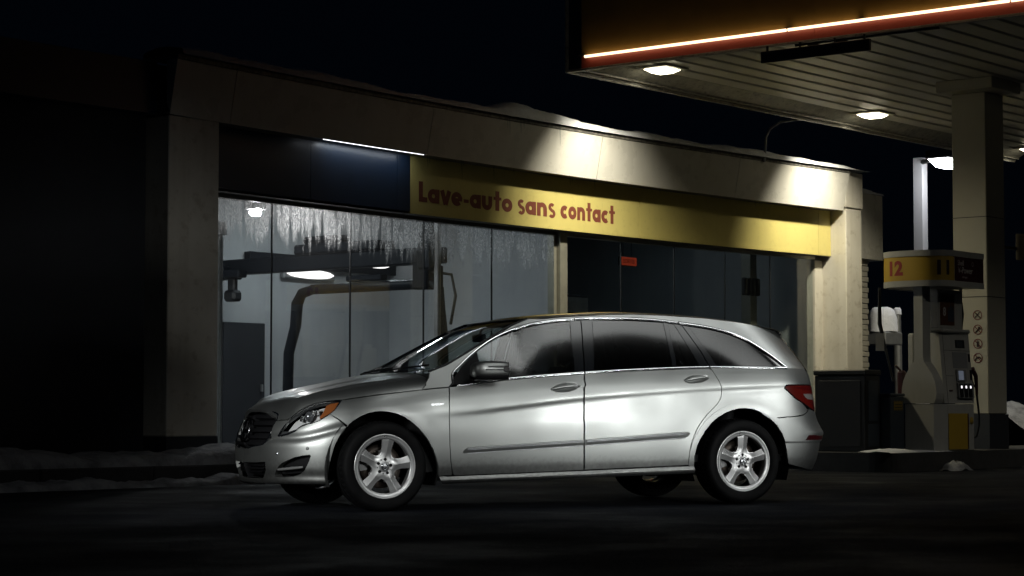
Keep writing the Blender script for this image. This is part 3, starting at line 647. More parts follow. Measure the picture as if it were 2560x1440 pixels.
for i in range(3):
    x=9.42+i*.12
    fp.part('selector_button',fpanel(x-.04,x+.04,.985,1.165,.036,.045),M_black,cab)
    fp.part('indicator',fpanel(x-.016,x+.012,1.105,1.14,.046,.05),emis('indicator',(1,.95,1),1.5),cab)
fp.part('side_slot',fpanel(9.735,9.775,1.47,1.58,.002,.008),M_black,cab)
fp.part('card_slot',fpanel(9.745,9.78,1.22,1.36,.002,.02),M_black,cab)
fp.part('lock',fpanel(9.16,9.24,1.06,1.08,.002,.01),M_maroon,cab)
fp.part('seam',MB().join(fpanel(9.1,9.106,.9,1.86,.001,.003)).join(fpanel(9.106,9.8,1.62,1.626,.001,.003)).join(fpanel(9.106,9.33,1.27,1.276,.001,.003)),M_dkalu,cab)
# poster board between cabinet and header
m=MB(); m.box(9.05,9.75,-4.60,-4.40,1.922,2.46,.01); pb=fp.part('upper_board',m,M_pump)
m=MB(); m.box(9.10,9.50,-4.61,-4.602,1.97,2.40,.002); ps=fp.part('poster',m,mat('poster_print',(.10,.035,.012),.5,noise=(5,.6,(.03,.02,.02))),pb)
t_,w=text_mb('8',.16,lambda x,y,d:(9.165+x,-4.6115-d,2.10+y),.001,.006); fp.part('poster_lettering',t_,M_lightprint,pb)
m=MB()
for x,h in ((9.33,.20),(9.39,.26),(9.45,.22)): m.box(x-.025,x+.025,-4.6125,-4.6105,2.02,2.02+h*.75); m.box(x-.01,x+.01,-4.6125,-4.6105,2.02+h*.75,2.02+h)
fp.part('poster_bottles',m,mat('bottle_print',(.03,.05,.08),.5),pb)
# curved header: stadium-shaped valance, white rims, yellow band, maroon panel
def stadium(x0,x1,yc,hw,rx,n=40):
    # left end rounded (towards the viewer), right end square
    P=[]
    for i in range(n+1):
        t=math.pi/2+math.pi*i/n; c,s_=math.cos(t),math.sin(t)
        P.append((x0+rx+rx*math.copysign(abs(c)**.8,c),yc+hw*math.copysign(abs(s_)**.75,s_)))
    return P
HP=stadium(8.59,9.80,-4.40,.50,.35)    # open path from the back round the near end to the front
HP=[(9.80,-4.40+.50)]+HP+[(9.80,-4.40-.50)]
def valance(z0,z1,grow,i0=0,i1=None):
    pts=HP[i0:i1]; mb=MB(); Q=[]
    P=np.array(pts); T=np.gradient(P,axis=0); T/=np.linalg.norm(T,axis=1)[:,None]; N=np.stack([T[:,1],-T[:,0]],1)
    cen=np.array([9.3,-4.40]); 
    if ((P-cen)*N).sum()<0: N=-N
    A=P+N*grow; B=P-N*.02
    rows=[]
    for a_,b_ in zip(A,B): rows.append([(*b_,z0),(*a_,z0),(*a_,z1),(*b_,z1),(*b_,z0)])
    mb.grid(rows,True); mb.sm=[False]*len(mb.sm); return mb
n=len(HP)
hd=fp.part('header',valance(2.48,2.96,0),M_pump)
fp.part('header_rim',valance(2.475,2.555,.012),M_pump,hd); fp.part('header_rim',valance(2.885,2.965,.012),M_pump,hd)
fp.part('header_band',valance(2.557,2.883,.006,0,n-1),M_pyel,hd)
m=MB(); m.box(8.96,9.785,-4.912,-4.901,2.557,2.883,.002); fp.part('header_panel',m,M_maroon,hd)
m=MB(); m.prism([(p[0],p[1]) for p in HP],lambda p:(p[0],p[1],2.484),lambda p:(p[0],p[1],2.49)); fp.part('header_underside',m,M_pump,hd)
yf=-4.913
t_,w=text_mb('Shell',.10,lambda x,y,d:(9.02+x,yf-d,2.77+y),.001,.001); t2,w=text_mb('V-Power',.125,lambda x,y,d:(9.03+x*.95,yf-d,2.665+y),.001,.001); t3,w=text_mb('nitrogen',.045,lambda x,y,d:(9.15+x,yf-d,2.60+y),.001)
mm=t_.join(t2).join(t3); mm.lathe([(.022,0),(.03,0)],14,'y',(9.46,yf-.001,2.80)); fp.part('header_lettering',mm,M_lightprint,hd)
# numbers wrapped on the rounded end
Pn=np.array(HP); seg=np.concatenate([[0],np.cumsum(np.hypot(*np.diff(Pn,axis=0).T))])
def onhead(sv,z,d):
    x=np.interp(sv,seg,Pn[:,0]); y=np.interp(sv,seg,Pn[:,1]); x2=np.interp(sv+.01,seg,Pn[:,0]); y2=np.interp(sv+.01,seg,Pn[:,1])
    t=np.array([x2-x,y2-y]); t/=np.linalg.norm(t)+1e-9; nn=np.array([t[1],-t[0]])
    if nn@(np.array([x,y])-np.array([9.3,-4.40]))<0: nn=-nn
    return (x+nn[0]*(.007+d),y+nn[1]*(.007+d),z)
# arc length where the front flat begins
s_front=seg[-2]
t_,w=text_mb('11',.26,lambda x,y,d:onhead(s_front-.34+x,2.64+y,d+.001),.001,.012); fp.part('header_number',t_,M_dkprint,hd)
s_back=seg[1]
t_,w=text_mb('12',.26,lambda x,y,d:onhead(s_back+.36+x,2.64+y,d+.001),.001,.012); fp.part('header_number',t_,M_redprint,hd)
# nozzles and hoses
def nozzle(x,y,z,sgn):
    m=MB(); m.box(x-.07,x+.07,y-.02,y+.12,z-.18,z+.12,.02); b_=fp.part('nozzle_boot',m,M_black)
    m=MB(); m.tube([(x+.02,y-.03,z+.14),(x+.08,y-.06,z+.16),(x+.14,y-.08,z+.06),(x+.16,y-.08,z-.10),(x+.165,y-.08,z-.2)],[.03,.035,.03,.022,.018],8); m.tube([(x+.05,y-.05,z+.05),(x+.09,y-.07,z-.06),(x+.15,y-.08,z-.11)],.012,6); m.tube([(x-.0,y-.02,z+.12),(x+.03,y-.04,z+.24)],.016,6); fp.part('nozzle',m,M_maroon,b_)
    m=MB(); m.tube([(x+.165,y-.08,z-.2),(x+.20,y-.09,z-.45),(x+.21,y-.09,z-.62),(x+.18,y-.06,z-.78),(x+.10,y+.02,z-.83)],.016,8); fp.part('hose',m,M_black,b_)
nozzle(9.87,-4.58,1.22,1)
m=MB(); m.tube([(10.0,-4.45,2.5),(10.0,-4.45,2.32),(10.0,-4.46,2.15),(10.0,-4.45,1.95),(10.0,-4.40,1.55),(9.95,-4.45,1.1)],[.022,.022,.035,.022,.02,.018],8); fp.part('hose',m,M_black)
m=MB(); m.tube([(8.95,-3.75,2.5),(8.95,-3.75,2.0),(8.95,-3.85,1.6),(8.95,-3.95,1.2)],[.02,.03,.02,.018],8); fp.part('hose',m,M_black)
m=MB(); m.box(9.02,9.8,-4.235,-4.14,.9,1.86,.02); fp.part('rear_cabinet',m,M_pump)
m=MB(); m.box(8.95,9.05,-4.12,-4.0,1.0,1.35,.03); m.tube([(8.98,-4.05,1.35),(8.93,-4.0,1.42)],.015,6); fp.part('nozzle',m,M_maroon)
m=MB(); m.add([(8.75,-3.80,1.62),(8.80,-3.90,1.62),(8.80,-3.90,1.86),(8.75,-3.80,1.86),(8.76,-3.79,1.62),(8.81,-3.89,1.62),(8.81,-3.89,1.86),(8.76,-3.79,1.86)],[(0,1,2,3),(7,6,5,4),(0,4,5,1),(2,6,7,3)]); fp.part('notice_plate',m,M_lightprint)
# ------------------------------------------------------------------ bins on the island
bn=Thing('waste_bin','big black waste cabinet on the island beside the pump','bin',FAC,(8,-3.8,.25))
m=MB(); m.box(7.80,8.20,-4.17,-3.39,.25,1.27,.012); bn.part('body',m,M_bin)
m=MB(); m.box(7.785,8.215,-4.185,-3.375,1.272,1.345,.015); bn.part('lid',m,M_bin)
m=MB(); m.box(7.85,8.15,-4.178,-4.172,.32,.62,.004); m.box(7.87,8.13,-4.178,-4.172,.66,1.2,.004); bn.part('door',m,M_binblue)
m=MB(); m.box(7.79,7.797,-4.1,-3.46,.32,1.2,.002); bn.part('panel',m,M_bin)
w2=Thing('service_box','low blue-grey service box with a hazard label between bin and pump','box',FAC,(8.43,-3.9,.25))
m=MB(); m.box(8.24,8.62,-4.30,-3.72,.25,.99,.012); w2.part('body',m,M_binblue)
m=MB(); m.box(8.23,8.63,-4.31,-3.71,.992,1.03,.01); w2.part('lid',m,M_binblue)
m=MB(); m.box(8.33,8.56,-4.306,-4.3015,.80,.93); lb=w2.part('hazard_label',m,mat('label_yellow',(.25,.17,.02),.5))
m=MB()
for k in range(5):
    for z in (.80,.915): m.add([(8.34+k*.045,-4.3075,z),(8.36+k*.045,-4.3075,z),(8.37+k*.045,-4.3075,z+.015),(8.35+k*.045,-4.3075,z+.015)],[(0,1,2,3)])
for z in (.835,.875): m.box(8.35,8.54,-4.3075,-4.3068,z,z+.012)
w2.part('label_print',m,M_black,lb)
m=MB(); m.tube([(8.3,-3.75,1.03),(8.3,-3.75,1.09),(8.55,-3.75,1.09),(8.55,-3.75,1.03)],.012,6); w2.part('rail',m,M_galv)
# ------------------------------------------------------------------ background: post, snow capped box, street lamp
sp=Thing('vacuum_post','pale post carrying a snow covered box beyond the brick wall','post',FAC,(21.4,2.86,0))
m=MB(); m.tube([(21.41,2.86,0),(21.41,2.86,2.75)],.075,10); sp.part('post',m,M_galv)
m=MB(); m.tube([(21.41,2.86,2.40),(20.8,2.86,2.36)],.05,8); m.tube([(21.41,2.86,2.2),(21.41,2.86,1.4)],.09,8); sp.part('arm',m,M_galv)
m=MB(); m.box(20.45,21.15,2.6,3.1,2.12,2.38,.02); sp.part('box',m,M_galv)
def dome(x,y,z,w,d,h,seed):
    r=np.random.RandomState(seed); P=[]
    for i in range(13):
        row=[]
        for j in range(20):
            f=i/12; t=2*math.pi*j/20; rr=math.sin(f*math.pi/2)**.45; row.append((x+w*rr*math.cos(t)*(1+.06*r.rand()),y+d*rr*math.sin(t)*(1+.06*r.rand()),z+h*math.cos(f*math.pi/2)**.8+.015*r.rand()))
        row.append(row[0]); P.append(row)
    return MB().grid(P,True)
sp.part('snow_cap',dome(20.8,2.86,2.38,.36,.27,.5,2),M_snow,label='tall rounded snow cap on the box'); sp.part('snow_cap',dome(21.41,2.86,2.75,.085,.085,.14,3),M_snow,label='tiny snow cap on the post')
lp=Thing('street_lamp','tall lamp post with a lit flood lamp beyond the side block','street lamp',FAC,(22.4,2.86,0))
m=MB(); m.box(22.33,22.55,2.75,2.97,0,6.05,.01); lp.part('post',m,mat('lamp_post_paint',(.5,.5,.5),.5))
m=MB(); m.tube([(22.44,2.86,5.95),(21.95,2.2,5.95)],.05,8); lp.part('arm',m,M_dkalu)
m=MB(); m.box(21.5,22.35,1.7,2.25,5.90,6.07,.03); hdp=lp.part('lamp_head',m,M_dkalu)
m=MB(); m.add([(21.55,1.75,5.895),(22.3,1.75,5.895),(22.3,2.2,5.895),(21.55,2.2,5.895),(21.7,1.85,5.74),(22.2,1.85,5.74),(22.2,2.1,5.74),(21.7,2.1,5.74)],[(4,7,6,5),(0,4,5,1),(1,5,6,2),(2,6,7,3),(3,7,4,0)]); lp.part('lens',m,emis('flood_lens',(.93,.95,1),40),hdp)
# far snow bank and leaning pole on the right
r=np.random.RandomState(21); P=[]
for i in range(40):
    row=[]
    for j in range(10):
        t=j/9; row.append((22+i*.35,.1+2.2*t-(r.rand())*.1,(.75+.18*math.sin(i*.7)+.1*r.rand())*math.sin(math.pi*min(1,t*1.0))**.7))
    P.append(row)
single('snow_bank',MB().grid(P,True),M_dsnow,'far bank of ploughed snow at the right edge',None,FAC,(28,1,0),kind='stuff')
m=MB(); m.tube([(21.6,-.6,0),(21.9,-.55,2.6)],.03,8); single('leaning_pole',m,M_black,'thin dark pole leaning in front of the far snow bank','pole',FAC,(21.6,-.6,0))
# ------------------------------------------------------------------ car body surface
def pchip(xs,ys):
    xs=np.asarray(xs,float);ys=np.asarray(ys,float);h=np.diff(xs);d=np.diff(ys)/h;m=np.zeros_like(ys)
    for i in range(1,len(xs)-1):
        if d[i-1]*d[i]>0:
            w1=2*h[i]+h[i-1];w2=h[i]+2*h[i-1];m[i]=(w1+w2)/(w1/d[i-1]+w2/d[i])
    m[0]=d[0];m[-1]=d[-1]
    def f(x):
        x=np.asarray(x,float);xc=np.clip(x,xs[0],xs[-1]);i=np.clip(np.searchsorted(xs,xc,side='right')-1,0,len(xs)-2)
        t=(xc-xs[i])/h[i];t2=t*t;t3=t2*t
        return (2*t3-3*t2+1)*ys[i]+(t3-2*t2+t)*h[i]*m[i]+(-2*t3+3*t2)*ys[i+1]+(t3-t2)*h[i]*m[i+1]
    return f
belt=pchip([-.9,-.3,.55,1.74,2.7,3.68,4.3],[.86,.885,.98,1.107,1.142,1.158,1.16])
crease=pchip([-.9,.55,1.74,2.7,3.63,4.3],[.66,.755,.885,.955,1.0,1.03])
lowprof=pchip([0,.07,.13,.2,.4,.6,.75,.86,.94,1.0],[.872,.900,.914,.927,.944,.951,.951,.944,.931,.915])
wtaper=pchip([-.9,-.45,0,.6,1.2,2.8,3.3,3.8,4.3],[-.05,-.022,-.006,-.002,0,0,-.004,-.025,-.06])
uf=pchip([.1,.2,.26,.35,.5,.58,.7,.8,.86,.92,1.0],[-.72,-.80,-.845,-.875,-.885,-.872,-.825,-.765,-.715,-.64,-.5])
ur=pchip([.15,.25,.36,.5,.585,.64,.72,.8,.95,1.13,1.3,1.43,1.5,1.6],[4.11,4.17,4.22,4.25,4.26,4.245,4.20,4.18,4.16,4.12,4.04,3.97,3.93,3.87])
rooftop=pchip([.4,.85,1.08,1.31,1.46,1.8,2.3,2.97,3.3,3.63,3.88,4.1],[1.2,1.36,1.46,1.548,1.588,1.62,1.643,1.622,1.595,1.551,1.505,1.46])
def sm(x): x=np.clip(x,0,1); return x*x*(3-2*x)
NF=2.5;LF=.78;NR=2.9;LR=.62
def wside(u,z):
    u,z=np.broadcast_arrays(np.asarray(u,float),np.asarray(z,float))
    zb=belt(u);zc=crease(u); k=np.clip((z-.2)/(zb-.2),0,1); w=lowprof(k)+wtaper(u)
    A=.0065*sm((u-.25)/.9)*(1-.45*sm((u-3.0)/.9)); d=z-zc;t=np.tanh(d/.021)
    w=w+A*(.5+.5*t)*np.exp(-np.maximum(d,0)/.10)-A*(.5-.5*t)*np.exp(np.minimum(d,0)/.16)
    rf=np.hypot(u,z-.35);rr=np.hypot(u-3.215,z-.36)
    for r,r0 in ((rf,.44),(rr,.455)):
        w=w+.009*np.exp(-((r-r0)/.11)**2)*(1-sm((z-.75)/.3))
    g=np.clip((z-zb)/np.maximum(rooftop(np.clip(u,1.2,4.1))-.05-zb,.2),0,1.3)
    top=.205+.05*sm((u-2.9)/1.1)
    return np.where(z>zb,w-top*(.9*g+.1*g*g),w)
def _tab(n,L_,W):
    th=np.linspace(0,np.pi/2,6000); x=L_*np.sin(th)**(2/n); y=W*np.cos(th)**(2/n)
    s=np.concatenate([[0],np.cumsum(np.hypot(np.diff(x),np.diff(y)))]); return s,x/L_,y/W
_sF,_tF,_yF=_tab(NF,LF,.9);_sR,_tR,_yR=_tab(NR,LR,.85)
SF=_sF[-1];SR=_sR[-1]
def cz(c,z):
    c,z=np.broadcast_arrays(np.asarray(c,float),np.asarray(z,float))
    uc=uf(z)+LF;ucr=ur(z)-LR
    u=np.clip(c/3.2,0,1)*(ucr-uc)+uc; fr=np.ones_like(u)
    u=np.where(c<0,uc-LF*np.interp(-c,_sF,_tF),u); fr=np.where(c<0,np.interp(-c,_sF,_yF),fr)
    u=np.where(c>3.2,ucr+LR*np.interp(c-3.2,_sR,_tR),u); fr=np.where(c>3.2,np.interp(c-3.2,_sR,_yR),fr)
    return u,wside(u,z)*fr
def u2c(u,z):
    u,z=np.broadcast_arrays(np.asarray(u,float),np.asarray(z,float)); uc=uf(z)+LF;ucr=ur(z)-LR
    c=(u-uc)/(ucr-uc)*3.2
    c=np.where(u<uc,-np.interp((uc-u)/LF,_tF,_sF),c); c=np.where(u>ucr,3.2+np.interp((u-ucr)/LR,_tR,_sR),c); return c
def surfP(c,z,off=0.):
    """car-local point (x rearward, y to the right, z) on the left body side, moved inwards by off, and its normal"""
    e=2.5e-3; c=np.asarray(c,float);z=np.asarray(z,float)
    def Pt(c,z): u,y=cz(c,z); return np.stack([u,-y,z*np.ones_like(u)],-1)
    cl=lambda c:np.clip(c,-SF,3.2+SR)
    P=Pt(c,z); n=np.cross(Pt(cl(c+e),z)-Pt(cl(c-e),z),Pt(c,z+e)-Pt(c,z-e)); n/=np.linalg.norm(n,axis=-1,keepdims=True)+1e-12
    ref=P-np.stack([np.clip(P[...,0],.5,2.9),np.zeros_like(c),P[...,2]],-1); s=np.sign((n*ref).sum(-1,keepdims=True)); s[s==0]=1; n=n*s
    return P-n*np.asarray(off)[...,None] if np.ndim(off) else P-n*off, n
def inpoly(P,poly):
    x,y=P[:,0],P[:,1]; r=np.zeros(len(P),bool); n=len(poly)
    for i in range(n):
        x1,y1=poly[i];x2,y2=poly[(i+1)%n]
        if y1==y2: continue
        c=((y1>y)!=(y2>y))&(x<(x2-x1)*(y-y1)/(y2-y1)+x1); r^=c
    return r
def segdist(P,poly):
    d=np.full(len(P),1e9); n=len(poly)
    for i in range(n):
        a_=np.array(poly[i]);b_=np.array(poly[(i+1)%n]);ab=b_-a_;t=np.clip(((P-a_)@ab)/max(ab@ab,1e-12),0,1)
        d=np.minimum(d,np.hypot(*(P-a_-t[:,None]*ab).T))
    return d
def resample(poly,sx,step):
    R=[];n=len(poly)
    for i in range(n):
        a_=np.array(poly[i]);b_=np.array(poly[(i+1)%n]); k=max(1,int(math.ceil(np.hypot((b_[0]-a_[0])*sx,b_[1]-a_[1])/step)))
        for j in range(k): R.append(a_+(b_-a_)*j/k)
    return np.array(R)
def inset(P,g):
    A=.5*np.sum(P[:,0]*np.roll(P[:,1],-1)-np.roll(P[:,0],-1)*P[:,1]); T=np.roll(P,-1,0)-np.roll(P,1,0); T/=np.linalg.norm(T,axis=1)[:,None]+1e-12
    N=np.stack([-T[:,1],T[:,0]],1)*np.sign(A); return P+N*g
def smooth_poly(pts,it=1):
    return pts
def cdt_patch(poly,holes,dx,dz,ev,gap=.003,flange=.03,holeflange=None):
    """fill a 2-D outline, lift it with ev(x,z)->(P,n), and give it turned-in edges"""
    sx=dz/dx; B=inset(resample(poly,sx,dz*1.3),gap); HS=[inset(resample(h,sx,dz*1.1),-gap*0) for h in holes]
    lo=B.min(0);hi=B.max(0); xs=np.arange(lo[0]+dx*.5,hi[0],dx); zs=np.arange(lo[1]+dz*.5,hi[1],dz)
    G=np.array([(x+(dx*.5 if j%2 else 0),z) for j,z in enumerate(zs) for x in xs]) if len(xs) and len(zs) else np.zeros((0,2))
    S=np.array([sx,1.])
    if len(G):
        G=G[inpoly(G,B)]
        for h in HS: G=G[~inpoly(G,h)]
        for q in [B]+HS:
            if len(G): G=G[segdist(G*S,q*S)>dz*.55]
    V=[*(B*S)];E=[(i,(i+1)%len(B)) for i in range(len(B))]; k=len(B)
    for h in HS: V+=[*(h*S)]; E+=[(k+i,k+(i+1)%len(h)) for i in range(len(h))]; k+=len(h)
    V+=[*(G*S)] if len(G) else []
    r=delaunay_2d_cdt([Vector((float(v[0]),float(v[1]))) for v in V],E,[],0,1e-6)
    W=np.array([(v.x/sx,v.y) for v in r[0]]); T=np.array([f for f in r[2]])
    C=W[T].mean(1); keep=inpoly(C,B)
    for h in HS: keep&=~inpoly(C,h)
    T=T[keep]; P,n=ev(W[:,0],W[:,1])
    fn=np.cross(P[T[:,1]]-P[T[:,0]],P[T[:,2]]-P[T[:,0]]); fl=(fn*n[T[:,0]]).sum(1)<0; T[fl]=T[fl][:,::-1]
    mb=MB(); mb.add(P,T.tolist(),True,n)
    for q,fd in [(B,flange)]+[(h,holeflange if holeflange is not None else flange) for h in HS]:
        if not fd: continue
        Pq,nq=ev(q[:,0],q[:,1]); m_=len(q); mb.add(np.vstack([Pq,Pq-nq*fd]),[(i,(i+1)%m_,m_+(i+1)%m_,m_+i) for i in range(m_)],False)
    return mb
def C_(pts):
    """(u,z) pairs -> (c,z); ('c',c,z) passes through"""
    R=[]
    for p in pts:
        if p[0]=='c': R.append((p[1],p[2]))
        else: R.append((float(u2c(p[0],p[1])),p[1]))
    return R
def side_panel(pts,holes=(),off=0.,extra=None,gap=.003,flange=.03,dx=.05,dz=.014,holeflange=None):
    def ev(c,z):
        o=off
        if extra is not None: o=off+extra(c,z)
        return surfP(c,z,o) if extra is None else ev2(c,z)
    def ev2(c,z):
        # displaced surface with its own normals
        def Q(c,z): P,n=surfP(c,z,0.); return P-n*(off+extra(c,z))[...,None]
        e=3e-3; P,n=surfP(c,z,0.); P=Q(c,z); m=np.cross(Q(c+e,z)-Q(c-e,z),Q(c,z+e)-Q(c,z-e)); m/=np.linalg.norm(m,axis=-1,keepdims=True)+1e-12
        m*=np.sign((m*n).sum(-1,keepdims=True)); return P,m
    return cdt_patch(C_(pts),[C_(h) for h in holes],dx,dz,ev,gap,flange,holeflange)
def ribbon(pts,w,h,off=0.,step=.03):
    """raised strip along a line drawn on the body side"""
    L_=np.array(C_(pts)); d=np.concatenate([[0],np.cumsum(np.hypot(*np.diff(L_,axis=0).T))]); s=np.linspace(0,d[-1],max(3,int(d[-1]/step)+1))
    # smooth the corner points a little
    X=pchip(d,L_[:,0])(s);Z=pchip(d,L_[:,1])(s); T=np.stack([np.gradient(X),np.gradient(Z)],1);T/=np.linalg.norm(T,axis=1)[:,None];N=np.stack([-T[:,1],T[:,0]],1)
    rows=[]
    for k,(f,hh) in enumerate(((-.5,-.004),(-.5,h*.6),(-.32,h),(.32,h),(.5,h*.6),(.5,-.004))):
        P,n=surfP(X+N[:,0]*w*f,Z+N[:,1]*w*f,off-hh); rows.append(P)
    P=np.stack(rows,1); mb=MB(); mb.grid(P,True); return mb
# ------------------------------------------------------------------ car materials
def car_paint():
    m=mat('silver_paint',(.42,.43,.42),.42,metal=.95,coat=.22,coat_rough=.13)
    nt=m.node_tree;N=nt.nodes;L=nt.links;b=N['Principled BSDF'];tc=N['Texture Coordinate']
    t=N.new('ShaderNodeTexNoise'); t.inputs['Scale'].default_value=3; t.inputs['Detail'].default_value=6; L.new(tc.outputs['Object'],t.inputs['Vector'])
    r=N.new('ShaderNodeMapRange'); r.inputs[1].default_value=.35; r.inputs[2].default_value=.7; r.inputs[3].default_value=.39; r.inputs[4].default_value=.47; L.new(t.outputs[0],r.inputs[0]); L.new(r.outputs[0],b.inputs['Roughness'])
    # road grime towards the sills
    sp=N.new('ShaderNodeSeparateXYZ'); L.new(tc.outputs['Object'],sp.inputs[0])
    t2=N.new('ShaderNodeTexNoise'); t2.inputs['Scale'].default_value=30; t2.inputs['Detail'].default_value=8; L.new(tc.outputs['Object'],t2.inputs['Vector'])
    a_=N.new('ShaderNodeMath'); a_.operation='MULTIPLY_ADD'; L.new(t2.outputs[0],a_.inputs[0]); a_.inputs[1].default_value=-.22; L.new(sp.outputs[2],a_.inputs[2])
    r2=N.new('ShaderNodeMapRange'); r2.inputs[1].default_value=.30; r2.inputs[2].default_value=.08; r2.inputs[3].default_value=0; r2.inputs[4].default_value=.7; L.new(a_.outputs[0],r2.inputs[0])
    mx=N.new('ShaderNodeMixRGB'); mx.inputs[1].default_value=(.42,.43,.42,1); mx.inputs[2].default_value=(.12,.115,.11,1); L.new(r2.outputs[0],mx.inputs[0]); L.new(mx.outputs[0],b.inputs['Base Color'])
    return m
M_paint=car_paint()
M_chrome=mat('chrome_trim',(.75,.76,.78),.14,metal=1)
M_dkchr=mat('dark_chrome',(.16,.16,.17),.22,metal=1)
M_satin=mat('satin_trim',(.50,.51,.53),.28,metal=1)
M_gloss=mat('gloss_black',(.006,.007,.009),.12,spec=.5)
M_plast=mat('black_plastic',(.008,.008,.009),.55,spec=.15)
M_well=mat('wheel_well',(.006,.006,.006),.9)
M_rub=mat('tyre_rubber',(.005,.005,.0055),.65,spec=.12,noise=(12,.5,(.012,.012,.012)),bump=(60,.3,.004))
M_rim=mat('alloy_rim',(.60,.60,.60),.33,metal=.75,coat=.3,rough_noise=(6,.27,.42))
M_barrel=mat('rim_barrel',(.16,.16,.16),.4,metal=.8)
M_disc=mat('brake_disc',(.10,.085,.075),.45,metal=.6,noise=(9,.6,(.09,.05,.03)))
M_int=mat('cabin_trim',(.015,.015,.016),.7)
M_gf=glass('front_side_glass',(.80,.85,.83),1,.09,1.5)
M_gr=glass('rear_tinted_glass',(.05,.055,.06),1,.09,1.5)
M_ws=glass('windscreen_glass',(.72,.78,.76),1,.0,1.5)
M_lens=glass('lamp_lens',(.9,.9,.9),.9,.0,1.45)
M_refl=mat('lamp_reflector',(.80,.81,.82),.5,metal=.15)
M_amber=mat('amber_lens',(.36,.11,.03),.25,coat=.6)
M_taill=mat('tail_lamp_red',(.13,.009,.006),.18,coat=1,noise=(30,.3,(.15,.005,.004)))
M_taild=mat('tail_lamp_dark_red',(.10,.006,.006),.2,coat=1)
M_tailc=mat('tail_lamp_clear',(.24,.22,.21),.2,coat=1,noise=(40,.6,(.2,.18,.17)))
M_seat=mat('seat_cloth',(.022,.022,.024),.8)
# ------------------------------------------------------------------ the car
car=Thing('parked_car','silver estate-shaped minivan parked side-on with alloy wheels and tinted rear windows','car',CAR,(1.6,0,0))
def both(name,mb,m,parents=None,label=None):
    l=car.part(name,mb,m,parents[0] if parents else None,label); r=car.part(name,mb.mirror_y(),m,parents[1] if parents else None,label); return l,r
topZ=lambda u:float(rooftop(u))-.042
AEDGE=[(.405,1.10),(.561,1.156),(.793,1.28),(.982,1.383),(1.225,1.504),(1.346,1.549)]
ROOFL=[(u,topZ(u)) for u in (1.46,1.6,1.8,2.05,2.3,2.6,2.97,3.3,3.5,3.63,3.75)]
ARC=[(.556,.981),(.591,1.067),(.68,1.161),(.824,1.274),(.97,1.365),(1.139,1.44),(1.351,1.503),(1.583,1.54),(1.819,1.559),(2.0,1.564),(2.201,1.565),(2.47,1.557),(2.734,1.534),(2.957,1.506),(3.148,1.468),(3.346,1.396),(3.469,1.322),(3.589,1.236),(3.672,1.160)]
BELT=[(.556,.981),(.80,1.018),(1.032,1.048),(1.4,1.08),(1.744,1.105),(2.106,1.127),(2.45,1.144),(2.707,1.155),(2.909,1.160),(3.205,1.161),(3.45,1.159),(3.672,1.155)]
beltf=pchip([p[0] for p in BELT],[p[1] for p in BELT])
def archpts(cx,cz_,r,z0,front,n=22):
    P=[]
    for t in np.linspace(0,1,n): 
        a_=math.pi*(1-t); P.append((cx+r*math.cos(a_),cz_+r*math.sin(a_)))
    return P
ARF=[(-.425,.213),(-.437,.30),(-.433,.383),(-.401,.518),(-.362,.60),(-.313,.664),(-.26,.712),(-.2,.749),(-.14,.772),(-.084,.784),(-.03,.787),(.034,.78),(.095,.766),(.154,.743),(.22,.702),(.278,.652),(.325,.602),(.365,.549),(.40,.49),(.43,.421),(.452,.35),(.463,.272)]
ARR=[(2.752,.30),(2.748,.416),(2.765,.49),(2.796,.559),(2.838,.622),(2.89,.68),(2.955,.732),(3.028,.771),(3.095,.796),(3.168,.811),(3.24,.812),(3.308,.804),(3.38,.779),(3.449,.74),(3.51,.692),(3.566,.63),(3.605,.57),(3.634,.507),(3.658,.42),(3.672,.333)]
SEAMR=[(2.696,.336),(2.698,.39),(2.703,.44),(2.712,.50),(2.725,.54),(2.740,.58),(2.758,.62),(2.781,.66),(2.810,.70),(2.840,.735),(2.874,.77),(2.912,.804),(2.949,.835),(2.978,.867),(2.996,.90),(3.005,.935),(3.005,.966),(2.999,.998),(2.987,1.033),(2.968,1.066),(2.948,1.10),(2.928,1.133),(2.911,1.155)]
TAIL=[(3.630,.985),(3.632,1.0),(3.655,1.009),(3.70,1.010),(3.80,1.012),(3.93,1.012),(4.03,1.012),(4.06,.94),(4.085,.86),(4.09,.79),(4.05,.785),(3.98,.797),(3.909,.822),(3.82,.862),(3.741,.898),(3.68,.945)]
BSEAM=[(3.467,.727),(3.56,.733),(3.642,.739),(3.72,.743),(3.786,.749),(3.835,.760),(3.866,.773),(3.893,.795),(3.905,.812)]
# left/right side: A pillar, roof rail, D pillar and rear wing in one skin
body=[(.321,.961),(.36,1.01),(.395,1.06)]+AEDGE+ROOFL+[(3.80,1.455),(3.825,1.40),(3.885,1.26),(3.936,1.13),(3.96,1.03),(3.985,1.017),(3.93,1.016),(3.80,1.016),(3.70,1.014),(3.645,1.013),(3.625,.998),(3.624,.98),(3.676,.940),(3.737,.893),(3.817,.857)]+BSEAM[::-1][1:]+ARR[::-1][6:]+SEAMR+[(2.912,1.158)]+BELT[9:]+ARC[::-1][1:]+[(.45,.972)]
def arch_lip(c,z):
    """flat rolled lip round each wheel opening"""
    u,y=cz(c,z); r1=np.hypot(u,z-.35)-.435; r2=np.hypot(u-3.21,z-.358)-.452; r=np.minimum(np.abs(r1),np.abs(r2))
    return 0*r
bl_,br_=both('body_side',side_panel(body,gap=.0025,flange=.035,dx=.022),M_paint)
